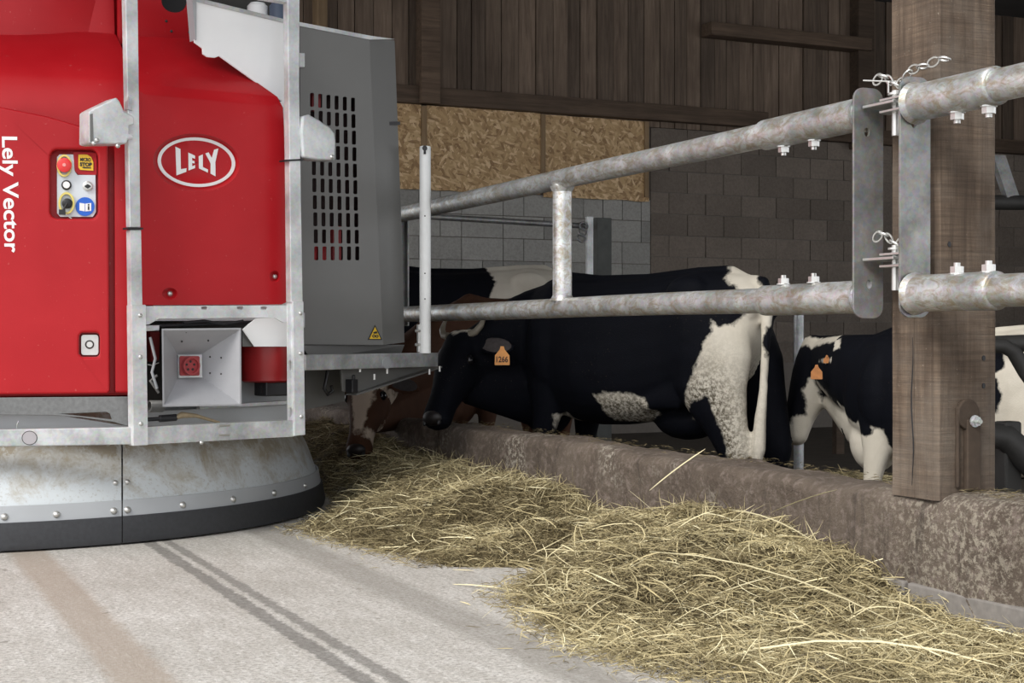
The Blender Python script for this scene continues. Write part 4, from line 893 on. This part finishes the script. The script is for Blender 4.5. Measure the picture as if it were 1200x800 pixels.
# loose wisps on the lane and on the kerb top and barn floor
X = rng.uniform(1.5, 2.2, 1500); Y = rng.uniform(2.2, 6.2, 1500); k = X > np.interp(Y, [t[0] for t in XIN], [t[1] for t in XIN]) - .05 - np.abs(rng.normal(0, .09, 1500)); X = X[k]; Y = Y[k]; n = len(X)
o = strands('loose_hay', np.stack([X, Y, np.full(n, .006)], 1), rng.random(n) * 2 * np.pi, rng.normal(0, .05, n), rng.uniform(.02, .09, n), rng.uniform(.0015, .0035, n), rng.uniform(.3, .9, n), hay, None, .3, 3)
sp = [W(640, 700, 4.4)]
def single(a, b, wd=.005, tone=.9, sag=0):
    a = Vector(a); b = Vector(b); return ((a + b) / 2, b - a, wd, tone)
LS = [((1.72, 5.55, .012), (2.02, 5.35, .012)), ((1.83, 4.45, .01), (1.98, 3.98, .02)), ((2.05, 3.55, .25), (2.5, 3.05, .10)), ((2.66, 3.85, .26), (2.80, 3.70, .34)), ((2.60, 4.5, .27), (2.74, 4.36, .42)), ((2.6, 4.0, .27), (2.72, 3.72, .20)), ((1.95, 3.15, .05), (2.5, 2.65, .09))]
PC = []; AZ = []; TL = []; LN = []
for a, b in LS:
    a = Vector(a); b = Vector(b); d = b - a; PC.append((a + b) / 2); AZ.append(math.atan2(d.y, d.x)); LN.append(d.length); TL.append(math.asin(d.z / d.length))
strands('straw_stems', np.array([tuple(p) for p in PC]), np.array(AZ), np.array(TL), np.array(LN), np.full(len(PC), .0055), np.full(len(PC), .92), hay, None, .06, 5)
X = rng.uniform(2.88, 3.05, 1700); Y = np.concatenate([rng.uniform(2.2, 7.1, 900), rng.uniform(2.2, 3.6, 800)]); m_ = ~((Y > 3.28) & (Y < 3.54)); X = X[m_]; Y = Y[m_]; n = len(X)
ks = thing('kerb_litter', (2.96, 4.5, .35), 'scattered short hay stalks lying on the top of the concrete kerb', 'hay')
strands('litter_stalks', np.stack([X, Y, np.full(n, .36) + rng.random(n) * .012], 1), rng.random(n) * 2 * np.pi, rng.normal(0, .1, n), rng.uniform(.008, .035, n), rng.uniform(.001, .0022, n), rng.uniform(.0, .45, n), ks, None, .3, 2)
p = W(1000, 533, 8.6); n = 2500; r = .45 * np.sqrt(rng.random(n)); a = rng.random(n) * 2 * np.pi
X = p.x + r * np.cos(a) * 1.4; Y = p.y + r * np.sin(a); hz = .20 * (1 - (r / .45) ** 2)
hp = thing('straw_pile', (p.x, p.y, FZ), 'small pile of bright straw on the barn floor beneath the heifer', 'straw')
strands('straw_stalks', np.stack([X, Y, FZ + .02 + hz * rng.random(n) ** .3], 1), rng.random(n) * 2 * np.pi, rng.normal(0, .3, n), rng.uniform(.05, .16, n), rng.uniform(.003, .006, n), rng.uniform(.4, .95, n), hp, None, .3, 3)
bm = bmesh.new(); rings = [[Vector((p.x + rr_ * 1.4 * math.cos(t), p.y + rr_ * math.sin(t), FZ + hz_)) for t in np.linspace(0, 2 * math.pi, 28, endpoint=False)] for rr_, hz_ in ((.46, .0), (.40, .04), (.28, .12), (.12, .17), (.02, .18))]
ringmesh(bm, rings); o = obj('straw_core', bm, HAYB, hp, sm=180); o['kind'] = 'stuff'

# ---------------------------------------------------------------- cattle
def ell(c, u, v, ru, rv, n=22, p=2.2):
    o = []
    for k in range(n):
        t = 2 * math.pi * k / n; a = math.cos(t); b = math.sin(t)
        o.append(c + u * (ru * math.copysign(abs(a) ** (2 / p), a)) + v * (rv * math.copysign(abs(b) ** (2 / p), b)))
    return o
def bez(p0, p1, p2, p3, t): return p0 * (1 - t) ** 3 + p1 * 3 * t * (1 - t) ** 2 + p2 * 3 * t * t * (1 - t) + p3 * t ** 3
def blob(bm, c, r, ax=None):
    ax = ax or (Vector((1, 0, 0)), Vector((0, 1, 0)), Vector((0, 0, 1)))
    ringmesh(bm, [ell(c + ax[2] * (r[2] * math.sin(t)), ax[0], ax[1], r[0] * math.cos(t), r[1] * math.cos(t), 16, 2) for t in np.linspace(-1.45, 1.45, 9)])
XA, YA, ZA = Vector((1, 0, 0)), Vector((0, 1, 0)), Vector((0, 0, 1))
def cow(label, pos, heading, s, poll, a, S, hs, mat, patch, dirt=None, group='cattle feeding behind the kerb', horns=(), tail=True, eyes=(1, -1), ears=((.7, -.6), (.7, -.6)), voxel=.013, tailpts=None, nose=NOSE, hup=0):
    """poll, a (poll to muzzle), S (towards the animal's left) are in world space; the body is built in cow space"""
    hd = Vector((heading[0], heading[1], 0)).normalized(); lf = Vector((-hd.y, hd.x, 0)); pos = Vector((pos[0], pos[1], FZ))
    def toL(p): q = (p - pos) / s; return Vector((q.dot(hd), q.dot(lf), q.z))
    def dL(d): return Vector((d.dot(hd), d.dot(lf), d.z)).normalized()
    P = toL(Vector(poll)); a = dL(a); S = dL(S); S = (S - a * S.dot(a)).normalized(); f = a.cross(S).normalized(); k = hs / s
    if f.dot(ZA) < 0 and abs(f.z) > .15: f = -f
    bm = bmesh.new()
    tr = [(-.80, 1.19, .07, .07), (-.77, 1.17, .13, .15), (-.70, 1.12, .20, .24), (-.58, 1.08, .245, .30), (-.48, 1.055, .275, .335), (-.35, 1.02, .265, .355), (-.2, .99, .285, .375), (0, .97, .325, .385), (.18, .965, .32, .385),
          (.32, .98, .285, .385), (.44, 1.0, .25, .375), (.56, 1.01, .215, .33), (.66, 1.0, .17, .26), (.72, .98, .12, .18)]
    ringmesh(bm, [ell(Vector((x, 0, z)), YA, ZA, w, h, 26, 2.3) for x, z, w, h in tr])
    # spine ridge, hook bones, brisket
    ringmesh(bm, [ell(Vector((x, 0, z)), YA, ZA, .05, .045) for x, z in ((-.78, 1.27), (-.6, 1.365), (-.4, 1.36), (-.1, 1.335), (.2, 1.335), (.42, 1.36), (.56, 1.31))])
    for sy in (1, -1):
        blob(bm, Vector((-.46, .19 * sy, 1.27)), (.12, .075, .085)); blob(bm, Vector((-.75, .10 * sy, 1.20)), (.07, .055, .07)); blob(bm, Vector((.40, .17 * sy, 1.0)), (.16, .12, .26))
    blob(bm, Vector((.60, 0, .74)), (.14, .10, .14))
    E = P + (a * .07 - f * .13) * k; n0 = Vector((.42, 0, 1.05)); m1 = Vector((.78, 0, 1.10)); m2 = E - (f * -.0 + a * .05 * 0) * k + (n0 - E).normalized() * .22
    st = []
    for i in range(11):
        t = i / 10; p = bez(n0, m1, m2, E, t); d = (bez(n0, m1, m2, E, min(1, t + .02)) - bez(n0, m1, m2, E, max(0, t - .02))).normalized()
        u = d.cross(ZA); u = u.normalized() if u.length > .2 else YA; v = u.cross(d).normalized()
        w = (1 - t); ru = .10 * k + (.20 - .10 * k) * w ** 1.3; rv = .125 * k + (.31 - .125 * k) * w ** 1.2
        st.append(ell(p, u, v, ru, rv, 22))
    ringmesh(bm, st)
    hdst = [(-.03, .075, .06, .045), (-.01, .08, .088, .07), (.05, .095, .100, .095), (.11, .11, .108, .115), (.17, .115, .110, .118), (.24, .11, .094, .108), (.31, .10, .076, .09), (.38, .092, .067, .076), (.44, .088, .072, .070), (.49, .088, .077, .064), (.515, .09, .062, .048), (.527, .092, .03, .02)]
    ringmesh(bm, [ell(P + (a * t - f * o) * k, S, f, w * k, h * k, 20, 2.3) for t, o, w, h in hdst])
    earpos = []
    for i, sg in enumerate((1, -1)):
        blob(bm, P + (a * .15 - f * .065 + S * .088 * sg) * k, (.045 * k, .03 * k, .035 * k), (a, S, f))
        blob(bm, P + (a * .14 - f * .16 + S * .075 * sg) * k, (.09 * k, .035 * k, .07 * k), (a, S, f))
        c, d_ = ears[i]; ed = (S * sg * c + f * d_ + a * .05).normalized(); eb = P + (a * .035 - f * .075 + S * .085 * sg) * k
        wv = ed.cross(f if abs(ed.dot(f)) < .8 else a).normalized(); tv = ed.cross(wv).normalized()
        earpos.append((eb, ed, wv, tv))
        if ears[i] != (0, 0): ringmesh(bm, [ell(eb + ed * (t * k), wv, tv, w * k, h * k, 14, 2) for t, w, h in ((-.02, .03, .025), (.03, .035, .022), (.08, .058, .015), (.13, .062, .013), (.18, .045, .012), (.215, .02, .010))])
    hind = [(-.56, .12, 1.10, .20, .12), (-.58, .15, .95, .215, .13), (-.59, .175, .80, .20, .115), (-.645, .175, .67, .155, .09), (-.70, .17, .57, .115, .068), (-.735, .165, .48, .088, .053), (-.74, .165, .40, .056, .042), (-.715, .165, .23, .040, .035), (-.695, .165, .12, .046, .042), (-.67, .165, .06, .045, .042), (-.655, .165, .0, .06, .052)]
    fore = [(.44, .14, .95, .15, .09), (.42, .16, .78, .13, .085), (.43, .165, .64, .09, .065), (.45, .165, .50, .062, .052), (.465, .165, .39, .052, .048), (.46, .165, .33, .042, .04), (.455, .165, .2, .034, .033), (.455, .165, .11, .043, .042), (.475, .165, .05, .045, .042), (.485, .165, 0, .06, .052)]
    for leg, off in ((hind, .05), (fore, .04)):
        for sy in (1, -1):
            dx = off * sy; ringmesh(bm, [ell(Vector((x + dx * (1 - z), y * sy, z)), XA, YA, rx, ry, 18, 2) for x, y, z, rx, ry in leg])
    de = P + (a * .22 - f * .20) * k; ringmesh(bm, [ell(de.lerp(Vector((.60, 0, .78)), t), (Vector((.60, 0, .78)) - de).cross(ZA).normalized(), ZA, .07 + .05 * t, (.08 + .17 * t), 16, 2) for t in (0, .25, .5, .75, 1.0)])
    blob(bm, Vector((.57, 0, .70)), (.17, .13, .20))
    blob(bm, Vector((-.34, 0, .63)), (.19, .13, .11))
    # flank fold towards the stifle
    for sy in (1, -1): ringmesh(bm, [ell(Vector((x, .19 * sy, z)), YA, ZA, .04, h, 12, 2) for x, z, h in ((-.42, .80, .12), (-.32, .76, .08), (-.2, .72, .05))])
    if tail:
        tp = [Vector(q) for q in (tailpts or ((-.72, 0, 1.32), (-.80, 0, 1.32), (-.855, 0, 1.22), (-.875, .01, 1.0), (-.87, .03, .8), (-.86, .05, .66), (-.85, .05, .5), (-.85, .05, .38)))]
        tube(bm, tp, [.04, .035, .03, .024, .022, .03, .036, .015], 12)
    bmesh.ops.recalc_face_normals(bm, faces=bm.faces)
    me = bpy.data.meshes.new('body'); bm.to_mesh(me); bm.free(); o = bpy.data.objects.new('body', me); C.objects.link(o)
    r = o.modifiers.new('r', 'REMESH'); r.mode = 'VOXEL'; r.voxel_size = voxel; r.use_smooth_shade = True
    sm_ = o.modifiers.new('s', 'SMOOTH'); sm_.factor = .5; sm_.iterations = 5
    dg = bpy.context.evaluated_depsgraph_get(); m2_ = bpy.data.meshes.new_from_object(o.evaluated_get(dg)); bpy.data.objects.remove(o)
    n = len(m2_.vertices); V = np.empty(n * 3, np.float32); m2_.vertices.foreach_get('co', V); V = V.reshape(-1, 3)
    Pn = np.array(P); H = np.stack([(V - Pn) @ np.array(a), (V - Pn) @ np.array(S), (V - Pn) @ np.array(f)], 1) / k
    ctx = dict(head=(P, a, S, f, k), V=V, H=H, hd=hd, lf=lf, pos=pos, s=s)
    at = m2_.attributes.new('patch', 'FLOAT', 'POINT'); at.data.foreach_set('value', np.clip(patch(ctx), -.5, .5).astype(np.float32))
    at = m2_.attributes.new('dirt', 'FLOAT', 'POINT'); at.data.foreach_set('value', (dirt(ctx) if dirt else np.zeros(n)).astype(np.float32))
    t = thing('cow', pos, label, 'cow', group)
    # cow space is kept as object space of the parts, turned and scaled into the world by baking
    Mx = Matrix(((hd.x * s, lf.x * s, 0, 0), (hd.y * s, lf.y * s, 0, 0), (0, 0, s, 0), (0, 0, 0, 1)))
    m2_.transform(Mx); m2_.shade_smooth(); m2_.name = 'body'; ob = bpy.data.objects.new('body', m2_); C.objects.link(ob); ob.parent = t; m2_.materials.append(mat)
    def part(name, bm, mt, lab=None, par=None):
        bmesh.ops.recalc_face_normals(bm, faces=bm.faces); me = bpy.data.meshes.new(name); bm.to_mesh(me); bm.free(); me.transform(Mx); smooth(me, 60); me.materials.append(mt)
        q = bpy.data.objects.new(name, me); C.objects.link(q); q.parent = par or t
        if lab: q['label'] = lab
        return q
    for sg in eyes:
        bm = bmesh.new(); blob(bm, P + (a * .15 - f * .062 + S * .100 * sg) * k, (.030 * k, .028 * k, .026 * k), (a, f, S)); part('eye', bm, EYE)
    for eb, ed, wv, tv in earpos:
        fr = tv if tv.dot(f * .8 + a * .5) > 0 else -tv; bm = bmesh.new(); blob(bm, eb + (ed * .115 + fr * .011) * k, (.085 * k, .044 * k, .008 * k), (ed, wv, fr)); part('ear_inner', bm, EARIN)
    for sg, ln in horns:
        b0 = P + (a * .005 - f * .035 + S * .065 * sg) * k; bm = bmesh.new()
        tube(bm, [b0, b0 + (S * .03 * sg - a * .01) * k * ln, b0 + (S * .05 * sg - a * .045) * k * ln, b0 + (S * .052 * sg - a * .085) * k * ln, b0 + (S * .045 * sg - a * .115) * k * ln] if hup else [b0, b0 + (S * .05 * sg + f * .005 - a * .005) * k * ln, b0 + (S * .095 * sg - a * .04) * k * ln, b0 + (S * .115 * sg - a * .10 + f * .01) * k * ln, b0 + (S * .118 * sg - a * .125 + f * .02) * k * ln], [.020 * k, .018 * k, .015 * k, .010 * k, .003 * k], 14); part('horn', bm, HORN)
    bm = bmesh.new(); blob(bm, P + (a * .492 - f * .062) * k, (.060 * k, .045 * k, .038 * k), (S, f, a)); part('nose_pad', bm, nose)
    bm = bmesh.new()
    for sg in (1, -1): blob(bm, P + (a * .515 - f * .06 + S * .042 * sg) * k, (.010 * k, .012 * k, .022 * k), (S, f, a))
    q = part('nostrils', bm, BLK); q['kind'] = 'stuff'
    return t, ctx
def px_to_side(ctx, polys, off=.24):
    """marks measured on the animal's flank, as polygons in its own side view"""
    hd, lf, pos, s = ctx['hd'], ctx['lf'], ctx['pos'], ctx['s']; out = []
    near = 1 if lf.dot(CAM - pos) > 0 else -1
    for pl in polys:
        q = []
        for a_, b_ in pl:
            p = hit(a_, b_, pos + lf * (near * off * s), lf); r = (p - pos) / s; q.append((r.dot(hd), r.z))
        out.append(np.array(q))
    return out, near
def sdf(pts, poly):
    """signed distance, positive inside"""
    d = np.full(len(pts), 9.); ins = np.zeros(len(pts), bool); m = len(poly)
    for i in range(m):
        a = poly[i]; b = poly[(i + 1) % m]; e = b - a; w_ = pts - a; t = np.clip((w_ @ e) / max(1e-9, e @ e), 0, 1); d = np.minimum(d, np.linalg.norm(w_ - t[:, None] * e, axis=1))
        c = ((a[1] <= pts[:, 1]) & (b[1] > pts[:, 1])) | ((b[1] <= pts[:, 1]) & (a[1] > pts[:, 1]))
        with np.errstate(divide='ignore', invalid='ignore'): xx = a[0] + (pts[:, 1] - a[1]) * e[0] / (e[1] if e[1] else 1e-9)
        ins ^= c & (pts[:, 0] < xx)
    return np.where(ins, d, -d)
def blobs(V, seed, thr=.12):
    return np.array([noise.noise(Vector((v[0] * 1.7 + seed, v[1] * 1.7, v[2] * 1.7))) - thr for v in V]) * .6
def side_patch(polys, off=.24, seed=1, thr=.2, extra=None, holes=(), headmap=False):
    def fn(ctx):
        V = ctx['V']; pl, near = px_to_side(ctx, polys, off); pts = V[:, [0, 2]].astype(float); d = np.full(len(V), -.5)
        for p in pl: d = np.maximum(d, sdf(pts, p))
        for h in px_to_side(ctx, holes, off)[0]: d = np.minimum(d, -sdf(pts, h))
        far = blobs(V, seed, thr); m = V[:, 1] * near < -.06
        d = np.where(m, np.clip(far, -.5, .5), d)
        if headmap:
            P, a, S, f, k = ctx['head']; hd, lf, pos, s = ctx['hd'], ctx['lf'], ctx['pos'], ctx['s']
            toW = lambda v: hd * v.x + lf * v.y + Z * v.z
            Pw = pos + toW(P) * s; Sw = toW(S); H = ctx['H']; sg = 1 if Sw.dot(CAM - Pw) > 0 else -1; dd = np.full(len(V), -.5)
            for pl_ in polys:
                q = []
                for a_, b_ in pl_:
                    r = (hit(a_, b_, Pw + Sw * (sg * .10 * k * s), Sw) - Pw) / (s * k); q.append((r.dot(toW(a)), r.dot(toW(f))))
                dd = np.maximum(dd, sdf(H[:, [0, 2]].astype(float), np.array(q)))
            m = (np.linalg.norm(V - np.array(P + a * .25 * k), axis=1) < .42 * k) & (V[:, 0] > .5); d = np.where(m, dd, d)
        return extra(ctx, d) if extra else d
    return fn
BW_HIDE = mat_hide('black_and_white_hide', (.0022, .0028, .0055), (.62, .58, .50)); BR_HIDE = mat_hide('brown_and_white_hide', (.062, .029, .017), (.58, .48, .39))
EARIN = flat('ear_lining', (.05, .042, .042), .8, 0, .5, 60)
R_, F_ = Rv, Fv
def dirv(r, z, f_): return (R_ * r + Z * z + F_ * f_).normalized()
def q4(x0, y0, sc_, pts): return [(x0 + a / sc_, y0 + b / sc_) for a, b in pts]
# 1: the large cow in the middle
white1 = [q4(760, 300, 3.331, [(222, 30), (355, 30), (330, 62), (345, 95), (385, 135), (420, 190), (447, 225), (436, 350), (415, 280), (390, 270), (382, 350), (405, 400), (430, 480), (405, 520), (400, 640), (450, 655), (460, 900), (290, 900), (290, 730), (235, 540), (180, 560), (110, 640), (160, 500), (205, 400), (210, 340), (235, 300), (225, 240), (260, 270), (300, 270), (325, 225), (310, 160), (290, 115), (240, 80)]),
          [(698, 462), (725, 458), (752, 465), (756, 485), (735, 497), (705, 492)], [(640, 505), (640, 487), (652, 485), (660, 502)]]
def head1(ctx, d):
    H = ctx['H']; t, s_, o = H[:, 0], H[:, 1], H[:, 2]
    m = (t > -.1) & (t < .04) & (np.abs(s_) < .09) & (o > -.045)
    d = np.where(m, .016 - np.abs(t + .008 - .014 * np.cos(s_ * 60)), d)
    V = ctx['V']; sw = (V[:, 0] < -.80) & (V[:, 2] < .92) & (V[:, 1] > .03); return np.where(sw, .3, d)
def dirt1(ctx):
    V = ctx['V']; g = lambda x, z, rx, rz: np.exp(-((V[:, 0] - x) / rx) ** 2 - ((V[:, 2] - z) / rz) ** 2)
    return np.clip(g(-.62, .70, .16, .22) * 1.1 + g(-.66, .45, .12, .14) + g(-.1, .60, .38, .16) * 1.6, 0, 1)
p1 = W(534, 387, 7.62)
c1, x1 = cow('big black cow with white hind leg and orange ear tag 1266, head turned over kerb', (3.67, 6.52), (-.44, .9), .955, p1, dirv(-.26, -.80, -.54), dirv(.80, -.02, -.6), 1.02, BW_HIDE,
             side_patch(white1, .26, 3, .15, head1), dirt1, horns=((1, 1.1), (-1, 1.1)), hup=1, ears=((1.0, -.30), (.7, -.6)),
             tailpts=((-.72, 0, 1.32), (-.79, .02, 1.32), (-.83, .05, 1.22), (-.845, .09, 1.0), (-.85, .12, .8), (-.845, .14, .66), (-.84, .15, .5), (-.83, .15, .40)))
def ear_tag(par, px, py, d, wpx, hpx, mat, txt, nrm=None):
    nv = nrm or -(ray(px, py) * Vector((1, 1, 0))).normalized(); p = W(px, py, d); ex = Z.cross(nv).normalized(); k = d / FPX * wpx / 26
    pr = [(-13, -14), (13, -14), (13.5, -12), (13, 1), (10, 4), (4.5, 10), (3, 15), (-3, 15), (-4.5, 10), (-10, 4), (-13, 1), (-13.5, -12)]
    bm = plate([(a, b) for a, b in pr], [], .002, lambda a, b: p + ex * (a * k) + Z * (b * k * hpx / wpx * .9), nv)
    t = obj('ear_tag', bm, mat, par, 'orange ear tag' + (' numbered ' + txt if txt else ''))
    if txt:
        me = text_mesh(txt, .1, .0004, .003); xs = [v.co.x for v in me.vertices]; ys = [v.co.y for v in me.vertices]
        me.transform(Matrix.Translation((-(max(xs) + min(xs)) / 2, -(max(ys) + min(ys)) / 2, 0))); me.transform(Matrix.Diagonal((21 * k / (max(xs) - min(xs)), 11 * k / (max(ys) - min(ys)), 1, 1)))
        place_mesh(me, p + nv * .0012 - Z * (6 * k), ex, Z); link('tag_number', me, INK, t)
    bm = bmesh.new(); q = p + Z * (12 * k) + nv * .001; tube(bm, [q, q + nv * .004], .006, 10); obj('tag_stud', bm, mat, t)
    return t
ear_tag(c1, 588.5, 417, 7.37, 17, 22, TAGM, '1266')
# 2: brown cow eating hay under the machine's platform
def brown(ctx):
    V, H = ctx['V'], ctx['H']; t, s_, o = H[:, 0], H[:, 1], H[:, 2]; d = np.full(len(V), -.3)
    hm = (t > -.06) & (t < .6) & (np.abs(s_) < .16) & (o > -.25)
    bl = np.minimum(.05 + .02 * np.sin(t * 11 + .5) + .04 * (t < .12) - np.abs(s_ - .005), (.40 - t) * .5); bl = np.maximum(bl, .022 - np.hypot(t - .40, s_ - .075) * .6); bl = np.where(o < -.16, np.maximum(bl, -.02 - np.abs(t - .3) * .1), bl)
    return np.where(hm, bl, d)
p2 = W(428, 432, 7.95)
c2, x2 = cow('brown cow with white blaze reaching over kerb to eat hay beside the machine', (3.88, 8.64), (-.8, -.6), .905, p2, dirv(-.08, -.82, -.55), dirv(.93, .05, -.28), .95, BR_HIDE, brown, horns=((-1, .9), (1, .7)), ears=((.8, -.45), (.8, -.45)))
# 3: back of a far cow
white3 = [[(578, 280), (700, 280), (700, 460), (566, 460), (572, 350), (581, 330), (572, 312)]]
c3, x3 = cow('black and white cow far back, only its back visible near the pen rail', (4.28, 10.28), (-.95, .3), 1.1, W(430, 340, 11.3), dirv(-.7, -.7, 0), dirv(0, 0, -1), 1.1, BW_HIDE, side_patch(white3, .2, 5, .1), group=None, tail=False)
# 4: heifer behind
Z1 = (880, 370, 4.212)
white4 = [q4(*Z1, [(215, 70), (290, 75), (345, 110), (385, 160), (340, 165), (270, 125)]), q4(*Z1, [(130, 345), (160, 235), (178, 195), (205, 183), (262, 222), (240, 232), (212, 215), (195, 262)]),
          q4(*Z1, [(300, 310), (370, 430), (450, 490), (520, 535), (538, 522), (570, 580), (605, 590), (640, 575), (630, 545), (700, 560), (720, 900), (560, 900), (400, 620), (200, 700), (80, 700), (90, 600), (110, 470), (130, 415), (115, 530), (215, 535), (235, 500), (290, 490), (290, 440), (275, 370)]),
          [(1120, 380), (1300, 370), (1300, 560), (1130, 560)]]
p4 = W(944, 396, 7.38)
c4, x4 = cow('black and white heifer with lowered head left of the timber post, body passing behind it', (4.50, 5.09), (-.30, .95), .75, p4, dirv(-.30, -.93, -.12), dirv(.30, .02, -.95), 1.0, BW_HIDE,
              side_patch(white4, .16, 8, .1, None, [[(1172, 408), (1186, 404), (1187, 432), (1174, 436)], [(1165, 440), (1180, 443), (1186, 462), (1180, 482), (1165, 480)]], True), eyes=(1, -1), ears=((.25, -.95), (.25, -.95)), tail=False, voxel=.016)
ear_tag(c4, 957, 436, 6.95, 13, 17, TAGD, ''); ear_tag(c4, 969, 421, 7.0, 8, 9, TAGD, '')
